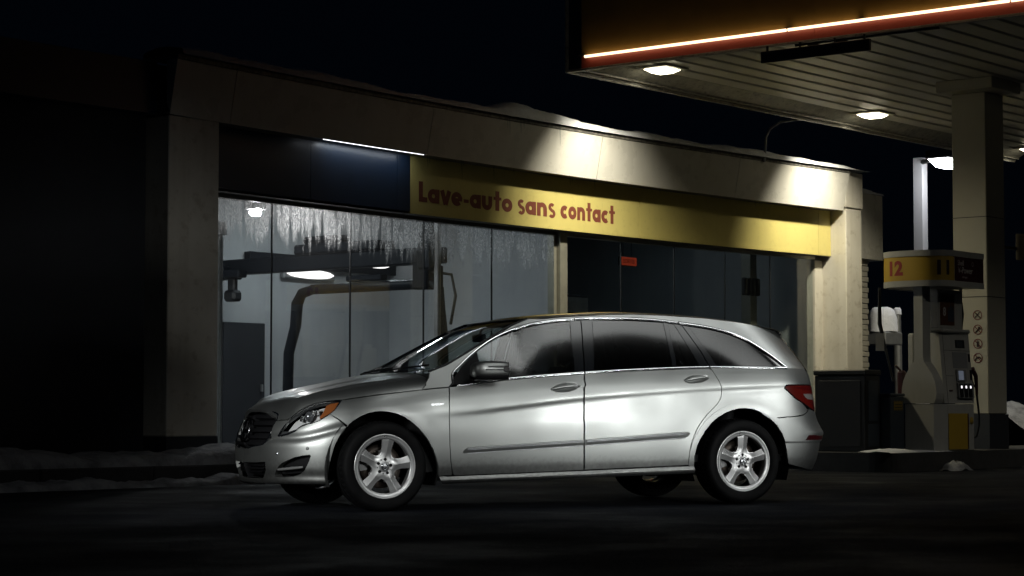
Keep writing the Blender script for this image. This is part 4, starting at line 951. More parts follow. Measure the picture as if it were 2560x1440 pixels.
fender=[(-.323,.872),(-.22,.888),(-.121,.902),(.0,.918),(.136,.934),(.321,.955),(.553,.975),(.5481,.924),(.5432,.871),(.5408,.817),(.5404,.764),(.5414,.71),(.542,.657),(.5439,.604),(.5467,.55),(.5499,.497),(.5542,.443),(.5604,.39),(.5713,.336),(.583,.283),(.575,.274),(.463,.272)]+ARF[::-1][1:17]+[(-.302,.671),(-.36,.718),(-.423,.764),(-.40,.785),(-.36,.83)]
fl_,fr_=both('front_wing',side_panel(fender,gap=.0025,flange=.035,dx=.018),M_paint)
def arch_band(P,cx,cz_,w):
    out=[(cx+(u-cx)*(1+w/math.hypot(u-cx,z-cz_)),cz_+(z-cz_)*(1+w/math.hypot(u-cx,z-cz_))) for u,z in P]
    return P+out[::-1]
def bandx(c,z): return -.005*np.ones_like(z)
both('arch_lip',side_panel(arch_band(ARF[6:20],0,.35,.050),extra=bandx,gap=.001,flange=.006,dx=.012,dz=.012),M_paint,(fl_,fr_))
both('arch_lip',side_panel(arch_band(ARR[1:16],3.21,.358,.050),extra=bandx,gap=.001,flange=.006,dx=.012,dz=.012),M_paint,(bl_,br_))
def hcup(u0,z0,a_,b_,tilt):
    return [(u0+a_*math.cos(t)*math.cos(tilt)-b_*math.sin(t)*math.sin(tilt),z0+a_*math.cos(t)*math.sin(tilt)+b_*math.sin(t)*math.cos(tilt)) for t in np.linspace(0,2*math.pi,28,endpoint=False)]
H1=(1.562,.982,.125,.042,.13); H2=(2.770,1.058,.122,.038,.11)
fdoor=[(.556,.979)]+[(u,float(beltf(u))-.013) for u in (.8,1.0,1.2,1.45,1.6,1.738)]+[(1.7305,1.043),(1.7243,.981),(1.7210,.93),(1.7235,.86),(1.7235,.80),(1.7225,.70),(1.7235,.60),(1.7265,.49),(1.7325,.37),(1.738,.305),(1.4,.294),(1.0,.283),(.64,.273),(.60,.275),(.588,.283),(.5713,.336),(.5604,.39),(.5542,.443),(.5499,.497),(.5467,.55),(.5439,.604),(.542,.657),(.5414,.71),(.5404,.764),(.5408,.817),(.5432,.871),(.5481,.924)]
rdoor=[(1.745,1.094)]+[(u,float(beltf(u))-.013) for u in (2.0,2.2,2.5,2.7)]+[(2.905,1.148)]+SEAMR[::-1][1:]+[(2.2,.32),(1.745,.306),(1.7395,.37),(1.7335,.49),(1.7305,.60),(1.7295,.70),(1.7305,.80),(1.7305,.86),(1.728,.93),(1.7313,.981),(1.7375,1.043)]
dl,dr=both('front_door',side_panel(fdoor,[hcup(*H1)],holeflange=.012),M_paint)
rl_,rr_=both('rear_door',side_panel(rdoor,[hcup(*H2)],holeflange=.012),M_paint)
for H,pr in ((H1,(dl,dr)),(H2,(rl_,rr_))):
    u0,z0,a_,b_,tl=H
    def bowl(c,z,H=H):
        u,y=cz(c,z); du=u-H[0];dv=z-H[1]; x=(du*math.cos(H[4])+dv*math.sin(H[4]))/H[2]; w=(-du*math.sin(H[4])+dv*math.cos(H[4]))/H[3]
        return .004+.018*np.maximum(0,1-x*x-w*w)
    both('handle_recess',side_panel(hcup(u0,z0,a_*1.01,b_*1.01,tl),extra=bowl,gap=0,flange=0,dx=.012,dz=.006),M_paint,pr)
    P,n=surfP(np.array(u2c(np.linspace(u0-a_*.92,u0+a_*.92,15),z0)),np.full(15,z0)+np.linspace(-a_*.92,a_*.92,15)*math.tan(tl))
    f=np.linspace(-1,1,15); P=P+n*(.016*(1-f**4)-.004)[:,None]
    P[:,2]+=.008*(1-f*f)-.004
    m=MB(); m.tube(P,.0105+.004*(1-f*f),8); both('handle',m,M_paint,pr)
    P,n=surfP(np.array(u2c(u0+a_*.62,z0))[None],np.array([z0+a_*.62*math.tan(tl)])); 
    m=MB(); q=P[0]+n[0]*.014; m.box(q[0]-.010,q[0]+.010,q[1]-.005,q[1]+.006,q[2]-.010,q[2]+.010,.003); both('lock_cap',m,M_dkchr,pr)
# sill below the doors: stands proud with a ledge that catches the light
def sillx(c,z):
    u,y=cz(c,z); zt=.271+(u-.57)*.0275; d=zt-z
    return -.020*sm(d/.022)+.03*sm((d-.03)/.06)-.012
sill=[(.463,.272),(.57,.271),(1.0,.283),(1.74,.303),(2.2,.316),(2.69,.330),(2.745,.33),(2.754,.272),(2.2,.258),(1.6,.244),(1.0,.228),(.495,.214)]
both('sill',side_panel(sill,extra=sillx,gap=.002,flange=.06,dx=.05,dz=.006),M_paint)
# rub strips with a bright line on top
def stripx(c,z): return -.013*np.ones_like(z)
S1=[(.662,.455),(.668,.475),(.70,.497),(1.2,.525),(1.723,.553),(1.725,.508),(1.2,.480),(.70,.450),(.675,.449)]
S2=[(1.742,.554),(2.2,.584),(2.66,.614),(2.69,.611),(2.70,.600),(2.68,.575),(2.63,.552),(2.2,.530),(1.742,.509)]
def srib(c,z):
    u,y=cz(c,z); t=np.where(u>1.73,.554+(u-1.73)*.0645,.553+(u-1.723)*.0535)-z
    return -.017+.013*np.clip(t/.05,0,1)
for pts,pr in (([(.70,.490),(1.2,.5185),(1.715,.546)],(dl,dr)),([(1.75,.5475),(2.2,.577),(2.66,.607)],(rl_,rr_))):
    both('strip_line',ribbon(pts,.006,.003,-.0150),M_satin,pr); both('strip_line',ribbon([(u,z-.011) for u,z in pts],.005,.0025,-.0125),M_satin,pr); both('strip_line',ribbon([(u,z-.042) for u,z in pts],.006,.004,-.004),M_satin,pr)
for S,pr in ((S1,(dl,dr)),(S2,(rl_,rr_))): both('rub_strip',side_panel(S,extra=srib,gap=.001,flange=.014,dx=.05,dz=.008),M_paint,pr)
# window glass and black pillars
def belo(u): return float(beltf(u))+.009
arcf=pchip([p[0] for p in ARC],[p[1] for p in ARC])
def atop(u): return float(arcf(u))-.012
sail=[(.575,.998),(.602,1.055),(.69,1.152),(.76,1.212),(.835,1.268),(.845,1.18),(.862,belo(.862)),(.7,belo(.7))]
both('mirror_sail',side_panel(sail,off=.006,gap=0,flange=.01),M_plast,(dl,dr))
gA=[(.872,belo(.872)),(.852,1.18),(.842,1.276)]+[(u,atop(u)-.006) for u in (.9,.97,1.05,1.139,1.25,1.351,1.47,1.583,1.69)]+[(1.70,1.535),(1.675,1.35),(1.655,belo(1.655))]+[(u,belo(u)) for u in (1.4,1.2,1.032)]
both('window_glass',side_panel(gA,off=.008,gap=0,flange=.006),M_gf,(dl,dr))
pB=[(1.658,belo(1.658)),(1.678,1.35),(1.703,1.537),(1.80,1.547),(1.772,1.33),(1.742,belo(1.742))]
both('door_pillar',side_panel(pB,off=.006,gap=.001,flange=.01),M_gloss,(dl,dr))
pB2=[(1.750,belo(1.75)),(1.780,1.33),(1.808,1.548),(1.905,1.552),(1.872,1.33),(1.835,belo(1.835))]
both('door_pillar',side_panel(pB2,off=.006,gap=.001,flange=.01),M_gloss,(rl_,rr_))
gB=[(1.838,belo(1.838)),(1.875,1.33),(1.908,1.550)]+[(u,atop(u)-.006) for u in (2.0,2.2,2.35,2.50)]+[(2.562,1.540),(2.563,1.40),(2.565,1.25),(2.560,belo(2.56))]+[(u,belo(u)) for u in (2.3,2.1)]
both('window_glass',side_panel(gB,off=.008,gap=0,flange=.006),M_gr,(rl_,rr_))
dv=[(2.562,belo(2.562)),(2.568,1.25),(2.566,1.40),(2.565,1.542),(2.605,1.538),(2.606,1.40),(2.607,1.25),(2.600,belo(2.6))]
both('window_divider',side_panel(dv,off=.005,gap=0,flange=.01),M_gloss,(rl_,rr_))
gC=[(2.603,belo(2.603)),(2.610,1.25),(2.609,1.40),(2.608,1.537),(2.66,1.530),(2.72,1.40),(2.80,1.22),(2.82,belo(2.82))]
both('window_glass',side_panel(gC,off=.008,gap=0,flange=.006),M_gr,(rl_,rr_))
cp1=[(2.823,belo(2.823)),(2.803,1.22),(2.723,1.40),(2.663,1.530),(2.733,1.519),(2.79,1.42),(2.86,1.29),(2.903,1.18),(2.905,belo(2.905))]
both('door_pillar',side_panel(cp1,off=.006,gap=.001,flange=.01),M_gloss,(rl_,rr_))
cp2=[(2.915,belo(2.915)),(2.912,1.18),(2.868,1.29),(2.798,1.42),(2.742,1.517),(2.80,1.508),(2.87,1.39),(2.945,1.26),(2.985,belo(2.985))]
both('quarter_pillar',side_panel(cp2,off=.006,gap=.001,flange=.01),M_gloss,(bl_,br_))
gD=[(2.988,belo(2.988)),(2.948,1.26),(2.873,1.39),(2.804,1.507)]+[(u,atop(u)-.006) for u in (2.957,3.05,3.148,3.25,3.346,3.41,3.469,3.53,3.589)]+[(3.645,1.178),(3.63,belo(3.63))]+[(u,belo(u)) for u in (3.45,3.2)]
both('window_glass',side_panel(gD,off=.008,gap=0,flange=.006),M_gr,(bl_,br_))
both('window_trim',ribbon(ARC[:8]+[(1.735,1.551)],.020,.006),M_chrome,(bl_,br_)); both('window_trim',ribbon([(1.748,1.552),(1.819,1.559),(2.0,1.564),(2.201,1.565),(2.47,1.557),(2.70,1.537)],.020,.006),M_chrome,(bl_,br_))
both('window_trim',ribbon([(2.712,1.535)]+ARC[13:],.024,.006),M_chrome,(bl_,br_))
both('belt_trim',ribbon([(u,float(beltf(u))-.002) for u in (.62,.8,1.032,1.4,1.738)],.018,.006),M_chrome,(dl,dr)); both('belt_trim',ribbon([(u,float(beltf(u))-.002) for u in (1.75,2.1,2.45,2.7,2.903)],.018,.006),M_chrome,(rl_,rr_))
both('belt_trim',ribbon([(u,float(beltf(u))-.001) for u in (2.917,3.2,3.45,3.668)],.018,.006),M_chrome,(bl_,br_))
# front bumper with its openings
HLlow=[(-.423,.764),(-.465,.735),(-.507,.708),(-.545,.692),(-.58,.684),(-.626,.664),(-.661,.630),(-.714,.604),(-.764,.587)]
GR=[(-.753,.71),(-.775,.67),(-.792,.629),(-.808,.588),(-.824,.549),(-.834,.532),(-.845,.520)]
SCOOP=[(-.760,.352),(-.74,.382),(-.705,.405),(-.675,.424),(-.62,.440),(-.573,.447),(-.566,.435),(-.575,.40),(-.588,.361),(-.598,.33),(-.612,.304),(-.632,.284),(-.66,.274),(-.71,.268),(-.752,.267),(-.768,.280)]
LOWG=[('c',-SF,.372),(-.86,.376),(-.826,.384),(-.818,.32),(-.811,.258),('c',-SF,.252)]
def bumpx(c,z):
    u,y=cz(c,z); f=np.clip((-c-.55)/.5,0,1)
    # shelf below the lamps, lower lip
    o=.018*np.exp(-((z-.58-.10*sm((u+.7)/.5))/.035)**2)*sm((-c-.05)/.2)
    o=o-.020*np.exp(-((z-.235)/.03)**2)
    o=o+.03*sm((.225-z)/.03)
    return o+arch_lip(c,z)
bump=[('c',-SF,.205),(-.79,.203),(-.74,.202),(-.6,.205),(-.5,.208)]+ARF[:6]+[(-.36,.712)]+HLlow+[(-.765,.60),(-.748,.63),(-.731,.656),(-.70,.70),(-.69,.716),(-.72,.713)]+GR+[(-.872,.503),('c',-SF,.482)]+LOWG
b_=side_panel(bump,[SCOOP],extra=bumpx,gap=.002,flange=.03,dx=.022,dz=.011,holeflange=.07)
bmp=car.part('front_bumper',b_.join(b_.mirror_y()),M_paint)
def back(pts,off,name,m,parent,dx=.04,dz=.03,mir=True):
    q=side_panel(pts,off=off,gap=-.006,flange=0,dx=dx,dz=dz); 
    return car.part(name,q.join(q.mirror_y()) if mir else q,m,parent)
both('intake_mesh',side_panel(SCOOP,off=.065,gap=-.006,flange=0,dx=.04,dz=.03),M_plast,(bmp,bmp)); back(LOWG,.05,'lower_grille_mesh',M_plast,bmp)
for k in range(3):
    z=.285+.03*k; q=side_panel([('c',-SF,z),(-.835,z+.004),(-.835,z+.012),('c',-SF,z+.008)],off=.02,gap=0,flange=.02,dx=.03,dz=.008); car.part('lower_grille_slat',q.join(q.mirror_y()),M_plast,bmp)
P,n=surfP(np.array(u2c(np.array([-.79,-.74,-.69,-.64,-.615]),.33)),np.array([.318,.327,.335,.342,.346]),.012)
m=MB(); m.tube(P,[.004,.011,.012,.011,.008],8); both('daytime_lamp',m,mat('drl_lens',(.22,.22,.22),.3,metal=.3,coat=.6),(bmp,bmp))
for (u,z) in ((-.59,.495),(-.773,.452)):
    P,n=surfP(np.array([float(u2c(u,z))]),np.array([z]),-.001); p=P[0];N_=n[0]; t1=np.cross(N_,[0,0,1.]);t1/=np.linalg.norm(t1);t2=np.cross(N_,t1)
    m=MB(); R=[[p+r_*(t1*math.cos(t)+t2*math.sin(t))+N_*h for r_,h in ((.0,.002),(.0095,.002),(.0105,.0),(.012,.0),(.013,-.002))] for t in np.linspace(0,2*math.pi,17)]
    m.grid(R,True); both('parking_sensor',m,M_satin,(bmp,bmp))
m=MB(); m.tube([(-.80,-.36,.214),(-.815,-.2,.206),(-.82,0,.204),(-.815,.2,.206),(-.80,.36,.214)],.009,6); car.part('lip_trim',m,M_chrome,bmp)
# grille
GP=[('c',-SF,.484),(-.872,.505)]+GR[::-1]+[(-.744,.73),(-.733,.76),(-.735,.772),(-.745,.779),(-.762,.786),('c',-SF,.79)]
q=side_panel(GP,off=.055,gap=-.004,flange=0,dx=.04,dz=.03); gr=car.part('grille',q.join(q.mirror_y()),M_plast)
for z in (.53,.585,.64,.695,.75):
    ue=float(np.interp(z,[.52,.549,.629,.71,.76],[-.842,-.822,-.79,-.752,-.735])); ce=float(u2c(ue,z))+.012
    q=side_panel([('c',-SF,z-.012),('c',ce,z-.012),('c',ce,z+.012),('c',-SF,z+.012)],off=.016,gap=0,flange=.03,dx=.03,dz=.008); car.part('grille_slat',q.join(q.mirror_y()),M_plast,gr)
GO=[p for p in GP[1:-1]]
q=ribbon([(-.883,.486)]+GO+[(-.785,.788)],.012,.004,.004,.015); car.part('grille_surround',q.join(q.mirror_y()),M_gloss,gr)
# star emblem in its ring, leaning with the grille
EC=np.array([-.862,0,.637]); EN=np.array([-.955,0,.297]); E1=np.array([0,1.,0]); E2=np.cross(EN,E1); E2*=np.sign(E2[2])
m=MB(); R=[]
for t in np.linspace(0,2*math.pi,37):
    d=E1*math.cos(t)+E2*math.sin(t); R.append([EC+d*(.098+.008*math.cos(q))+EN*.008*math.sin(q) for q in np.linspace(0,2*math.pi,9)])
m.grid(R,True); em=car.part('emblem',m,M_dkchr,gr)
m.__init__()
for k in range(3):
    t=math.pi/2+k*2*math.pi/3; d=E1*math.cos(t)+E2*math.sin(t); s_=E1*-math.sin(t)+E2*math.cos(t)
    m.add([EC+d*.095,EC+s_*.014,EC-s_*.014,EC+EN*.014],[(0,1,3),(0,3,2)])
car.part('emblem_star',m,M_dkchr,gr)
# headlamps
HLup=[(-.764,.591),(-.748,.625),(-.731,.654),(-.706,.69),(-.681,.727),(-.646,.761),(-.615,.788),(-.581,.812),(-.533,.834),(-.483,.852),(-.433,.862),(-.383,.869),(-.326,.873)]
HLr=[(-.335,.858),(-.377,.807),(-.40,.784),(-.427,.764)]
HL=HLup+HLr+[(u,z+.003) for u,z in HLlow[1:-1]]
hl_,hr_=both('headlight',side_panel(HL,off=.075,gap=-.003,flange=0,dx=.03,dz=.02),M_refl)
q=side_panel(HL,off=.001,gap=.001,flange=.075,dx=.02,dz=.012)
nb=len(q.f)
both('lens',side_panel(HL,off=.0,gap=.002,flange=0,dx=.02,dz=.012),M_lens,(hl_,hr_))
both('rim_seal',ribbon(HL+[HL[0]],.010,.001,.001,.012),M_gloss,(hl_,hr_))
band=[(-.760,.592),(-.738,.630),(-.70,.630),(-.655,.650),(-.615,.678),(-.58,.693),(-.54,.703),(-.50,.720),(-.46,.746),(-.43,.768)]+[(u,z+.004) for u,z in HLlow[1:-1]]
both('lamp_base',side_panel(band,off=.012,gap=0,flange=.02,dx=.02,dz=.012),mat('lamp_dark_trim',(.10,.105,.11),.35,metal=.5),(hl_,hr_))
band2=[(-.70,.70),(-.646,.761),(-.581,.812),(-.483,.852),(-.383,.869),(-.35,.867),(-.40,.859),(-.483,.841),(-.578,.802),(-.643,.752)]
both('lamp_brow',side_panel(band2,off=.014,gap=.001,flange=.02,dx=.02,dz=.012),MATS['lamp_dark_trim'],(hl_,hr_))
amb=[(-.345,.866),(-.40,.857),(-.437,.842),(-.455,.815),(-.475,.780),(-.505,.742),(-.50,.727),(-.455,.755),(-.425,.775),(-.385,.808)]
both('side_marker',side_panel(amb,off=.016,gap=.002,flange=.02,dx=.02,dz=.012),M_amber,(hl_,hr_))
P,n=surfP(np.array([float(u2c(-.575,.755))]),np.array([.755]),.03); p=P[0]; ax=np.array([-.80,-.58,.0]); ax/=np.linalg.norm(ax); t1=np.cross(ax,[0,0,1.]);t1/=np.linalg.norm(t1);t2=np.cross(t1,ax)
m=MB(); R=[[p+r_*(t1*math.cos(t)+t2*math.sin(t))+ax*h for r_,h in ((.0,.03),(.015,.028),(.028,.018),(.034,.0),(.04,.002),(.043,-.01))] for t in np.linspace(0,2*math.pi,25)]
m.grid(R,True); both('projector',m,mat('projector_glass',(.25,.26,.28),.05,metal=.6,coat=1),(hl_,hr_))
for (u,z,w,h) in ((-.545,.785,.012,.05),(-.515,.79,.012,.045),(-.622,.74,.008,.05)):
    P,n=surfP(np.array([float(u2c(u,z))]),np.array([z]),.03); p=P[0]; m=MB(); m.box(p[0]-w,p[0]+w,p[1]-.02,p[1]+.02,p[2]-h/2,p[2]+h/2,.004); both('divider',m,M_chrome,(hl_,hr_))
# rear lamps, bumper, tailgate
tl_,tr_=both('tail_light',side_panel(TAIL,off=-.001,gap=.004,flange=.03,dx=.02,dz=.012),M_taill)
both('lamp_seal',ribbon(TAIL+[TAIL[0]],.012,.001,.003,.015),M_gloss,(tl_,tr_))
both('reversing_window',side_panel([(3.83,.935),(3.93,.935),(4.01,.93),(4.03,.90),(4.04,.885),(3.97,.885),(3.90,.89),(3.86,.905)],off=-.003,gap=0,flange=.002,dx=.02,dz=.01),M_tailc,(tl_,tr_))
both('lower_window',side_panel([(3.93,.868),(3.99,.872),(4.05,.87),(4.07,.84),(4.078,.81),(4.05,.802),(3.98,.826)],off=-.003,gap=0,flange=.002,dx=.02,dz=.01),M_taild,(tl_,tr_))
both('upper_window',side_panel([(3.72,.99),(3.80,.998),(3.93,1.0),(4.02,1.0),(4.035,.965),(3.95,.965),(3.80,.975)],off=-.003,gap=0,flange=.002,dx=.02,dz=.01),M_taild,(tl_,tr_))
def rbx(c,z): return arch_lip(c,z)-.012*np.exp(-((z-.60)/.03)**2)*sm((c-3.4)/.2)+.012*sm((.528-z)/.006)
rb=ARR[::-1][2:6][::-1]
rbump=[(3.472,.722)]+[(u,z-.004) for u,z in BSEAM[1:]]+[(3.98,.791),(4.05,.780),(4.09,.784),('c',3.2+SR,.775),('c',3.2+SR,.26),(4.1,.262),(3.9,.285),(3.76,.315),(3.675,.335)]+ARR[::-1][1:8]
q=side_panel(rbump,extra=rbx,gap=.0025,flange=.03,dx=.03,dz=.012); rbm=car.part('rear_bumper',q.join(q.mirror_y()),M_paint)
both('reflector',side_panel([(3.845,.540),(3.878,.580),('c',float(u2c(4.16,.58)),.583),('c',float(u2c(4.16,.56)),.543)],off=-.006,gap=0,flange=.006,dx=.02,dz=.01),mat('reflector_red',(.05,.006,.008),.25,coat=1),(rbm,rbm))
tg=[(4.092,.80),(4.088,.86),(4.063,.94),(4.035,1.014),(3.99,1.019),(3.966,1.03),(3.944,1.12),('c',3.2+SR,1.12),('c',3.2+SR,.78)]
q=side_panel(tg,gap=.003,flange=.03,dx=.04,dz=.016); tgo=car.part('tailgate',q.join(q.mirror_y()),M_paint)
rw=[(3.940,1.132),(3.889,1.26),(3.829,1.40),(3.806,1.448),('c',3.2+SR,1.448),('c',3.2+SR,1.132)]
q=side_panel(rw,off=.002,gap=.002,flange=.02,dx=.05,dz=.02); car.part('rear_window',q.join(q.mirror_y()),M_gr,tgo)
spo=[(3.76,topZ(3.76)),(3.802,1.456),(3.9,1.450),('c',3.2+SR,1.447),('c',3.2+SR,1.49),(3.84,1.487)]
q=side_panel(spo,off=-.012,gap=.001,flange=.03,dx=.03,dz=.012); car.part('spoiler',q.join(q.mirror_y()),M_gloss,tgo)
# bonnet
HB=[(-.753,.478,.71),(-.72,.56,.716),(-.69,.605,.724),(-.681,.612,.727),(-.646,.634,.761),(-.581,.671,.812),(-.483,.735,.852),(-.433,.768,.862),(-.383,.797,.869),(-.323,.831,.872),(-.22,.865,.888),(-.121,.888,.902),(.0,.901,.918),(.136,.908,.934),(.321,.909,.955),(.42,.907,.966)]
HB=[(u,float(cz(u2c(u,z),z)[1])if u>-.70 else y,z) for u,y,z in HB]
hye=pchip([-.90]+[p[0] for p in HB],[.478]+[p[1] for p in HB]); hze=pchip([-.90]+[p[0] for p in HB],[.66]+[p[2] for p in HB])
hzc=pchip([-.83,-.80,-.775,-.74,-.70,-.64,-.569,-.4,-.233,-.05,.123,.28,.434],[.755,.800,.826,.85,.870,.892,.915,.962,1.000,1.040,1.074,1.098,1.12])
def hoodP(u,y):
    ye=hye(u); t=np.clip(np.abs(y)/ye,0,1.05); pw=3.0+1.0*sm((u+.2)/.5); hh=hzc(u)-hze(u); s_=np.maximum(ye-np.abs(y),0); fl=np.minimum(.62*hh,.075*sm((u+.74)/.2)); z=hze(u)+fl*(1-np.exp(-s_/.045))/(1-np.exp(-ye/.045))+(hh-fl)*(1-t**2.3)
    # crease running back from the inner lamp corner
    yr=np.interp(u,[-.76,-.5,0,.4],[.40,.55,.66,.70]); z=z+.006*np.exp(-((np.abs(y)-yr)/.04)**2)*sm((u+.72)/.25)*sm((.3-u)/.3)
    yr2=np.interp(u,[-.76,0,.4],[.16,.30,.40]); z=z+.006*np.exp(-((np.abs(y)-yr2)/.05)**2)*sm((u+.7)/.3)
    return np.stack([u,-y,z],-1)
def hoodev(u,y):
    e=2e-3; u=np.asarray(u,float);y=np.asarray(y,float); P=hoodP(u,y); n=np.cross(hoodP(u+e,y)-hoodP(u-e,y),hoodP(u,y+e)-hoodP(u,y-e)); n/=np.linalg.norm(n,axis=-1,keepdims=True)+1e-12
    n*=np.sign(n[:,2:3]); return P,n
hp=[(-.805,0),(-.80,.12),(-.788,.25),(-.766,.38),(-.748,.44),(-.752,.475)]+[(u,y) for u,y,z in HB[1:-1]]+[(.345,.897),(.375,.880),(.405,.862)]+[(.39,.6),(.37,.3),(.36,0)]
hp=hp+[(u,-y) for u,y in hp[::-1][1:-1]]
car.part('bonnet',cdt_patch(hp,[],.02,.02,hoodev,.003,.03),M_paint)
m=MB(); R=[[(.36+.05*(abs(y)/.86)**2+du,-y,1.098-.03*(abs(y)/.86)**2-dz_) for du,dz_ in ((-.03,.03),(.03,.012),(.12,-.002))] for y in np.linspace(-.84,.84,25)]
m.grid(R,True); car.part('scuttle',m,M_plast)
# windscreen
ae=pchip([p[1] for p in AEDGE],[p[0] for p in AEDGE]); 
def wsP(z,t):
    u=ae(z); y=wside(u,z)-.008; bow_=np.interp(z,[1.1,1.55],[.10,.035]); return np.stack([u-bow_*(1-t*t)+.004,-y*t,z+0*t],-1)
zz,tt=np.meshgrid(np.linspace(1.10,1.545,26),np.linspace(-1,1,31),indexing='ij'); m=MB(); m.grid(wsP(zz,tt),True); wso=car.part('windscreen',m,M_ws)
for s_ in (1,-1):
    m=MB(); m.tube([tuple(wsP(np.array(z),np.array(s_*.985))+np.array([-.004,0,.004])) for z in np.linspace(1.10,1.545,14)],.010,6); car.part('screen_seal',m,M_gloss,wso)
m=MB(); m.grid(wsP(*np.meshgrid(np.linspace(1.50,1.5455,5),np.linspace(-.98,.98,31),indexing='ij'))+np.array([.006,0,-.002]),True); car.part('screen_band',m,M_gloss,wso)
for a_,b_,za,zb_ in ((-.80,-.02,1.108,1.135),(-.10,.72,1.108,1.15)):
    m=MB(); m.tube([tuple(wsP(np.array(za+(zb_-za)*f),np.array(a_+(b_-a_)*f))+np.array([-.012,0,.012])) for f in np.linspace(0,1,8)],.008,6); car.part('wiper',m,M_plast)
# roof
def roofP(u,t):
    ze=rooftop(u)-.042; ze=np.where(u<1.46,np.interp(u,[1.346,1.46],[1.549,topZ(1.46)]),ze); ye=wside(u,ze); zc=rooftop(u)+.002
    return np.stack([u,-ye*t,ze+(np.maximum(zc,ze+.006)-ze)*(1-np.abs(t)**2.6)],-1)
def roofgrid(u0,u1,t0,t1,dn=0,nu=50,nt=25):
    U,T=np.meshgrid(np.linspace(u0,u1,nu),np.linspace(t0,t1,nt),indexing='ij'); P=roofP(U,T); P[...,2]-=dn; return P
m=MB(); m.grid(roofgrid(1.30,3.86,-1,-.78),True); m.grid(roofgrid(1.30,3.86,.78,1),True); m.grid(roofgrid(2.75,3.86,-.78,.78),True); ro=car.part('roof',m,M_paint)
m=MB(); m.grid(roofgrid(1.30,2.75,-.777,.777,.001),True); car.part('roof_glass',m,M_gloss,ro)
# mirrors
def mirror():
    m=MB(); R=[]; st=[(.690,.0,.0),(.693,.45,.50),(.705,.70,.75),(.735,.90,.93),(.78,1,1),(.86,1.0,1.0),(.93,.97,.96),(.968,.92,.90),(.974,.86,.85)]
    for u,fy,fz in st:
        row=[]
        for k in range(25):
            t=2*math.pi*k/24; c,s_=math.cos(t),math.sin(t); row.append((u,-(1.055+.098*fy*math.copysign(abs(c)**.62,c)),1.115+.018*(u-.8)+.070*fz*math.copysign(abs(s_)**.62,s_)+(.006*c)))
        R.append(row)
    m.grid(R,True); return m
ml,mr=both('wing_mirror',mirror(),M_paint)
m=MB(); R=[]
for u,f in ((.70,.72),(.735,.94),(.80,1.02),(.93,1.0),(.974,.9)):
    R.append([(u,-(1.055+.1005*f*x),1.062+.018*(u-.8)-.010-.022*f*math.sqrt(max(0,1-x*x))**.6*1.0) for x in np.linspace(-1,1,15)])
    R[-1]=[(R[-1][0][0],R[-1][0][1],1.072+.018*(u-.8))]+R[-1]+[(R[-1][-1][0],R[-1][-1][1],1.072+.018*(u-.8))]
m.grid(R,True); both('mirror_base',m,M_plast,(ml,mr))
for (z,u0,u1) in ((1.139,.79,.965),(1.116,.77,.965)):
    m=MB(); m.box(u0,u1-.035,-1.1545,-1.150,z-.0045,z+.0045,.002); both('mirror_slot',m,M_gloss,(ml,mr))
m=MB(); m.box(.925,.972,-1.1555,-1.10,1.102,1.146,.006); both('indicator_lens',m,mat('indicator_lens',(.05,.045,.045),.15,coat=1),(ml,mr))
m=MB(); m.tube([(.80,-.885,1.03),(.79,-.93,1.045),(.80,-1.0,1.06)],[.035,.03,.03],8); both('mirror_arm',m,M_plast,(ml,mr))
m=MB(); m.box(.975,.978,-1.135,-.975,1.06,1.175,.002); both('mirror_glass',m,M_chrome,(ml,mr))
# badge on the wing
P,n=surfP(np.array([float(u2c(.44,.842))]),np.array([.842]),-.002); p=P[0]; m=MB(); m.add([(p[0]-.052,p[1]-.002,p[2]-.013),(p[0]+.052,p[1]-.002,p[2]-.004),(p[0]+.052,p[1]-.002,p[2]+.010),(p[0]-.052,p[1]-.002,p[2]+.001),(p[0]-.052,p[1]+.004,p[2]-.013),(p[0]+.052,p[1]+.004,p[2]-.004),(p[0]+.052,p[1]+.004,p[2]+.010),(p[0]-.052,p[1]+.004,p[2]+.001)],[(0,1,2,3),(0,4,5,1),(2,6,7,3),(1,5,6,2),(3,7,4,0)])
bo=both('badge',m,M_chrome,(fl_,fr_))
t_,w=text_mb('BlueTEC',.0125,lambda x,y,d:(p[0]-.044+x*1.45,p[1]-.0025-d,p[2]-.009+(x*1.45)*.085+y),.001); car.part('badge_lettering',t_,M_plast,fl_)
# wheel wells and floor
for cx,cz_ in ((0,.355),(3.212,.36)):
    for s_ in (1,-1):
        m=MB()
        rows=[[(cx+.47*math.cos(t),s_*y,cz_+.47*math.sin(t)) for y in (.90,.52)] for t in np.linspace(-.35,math.pi+.35,24)]; m.grid(rows,True)
        rows=[[(cx+r_*math.cos(t),s_*.52,cz_+r_*math.sin(t)) for r_ in (.0,.47)] for t in np.linspace(-.35,math.pi+.35,24)]; m.grid(rows,False); car.part('wheel_arch_liner',m,M_well)

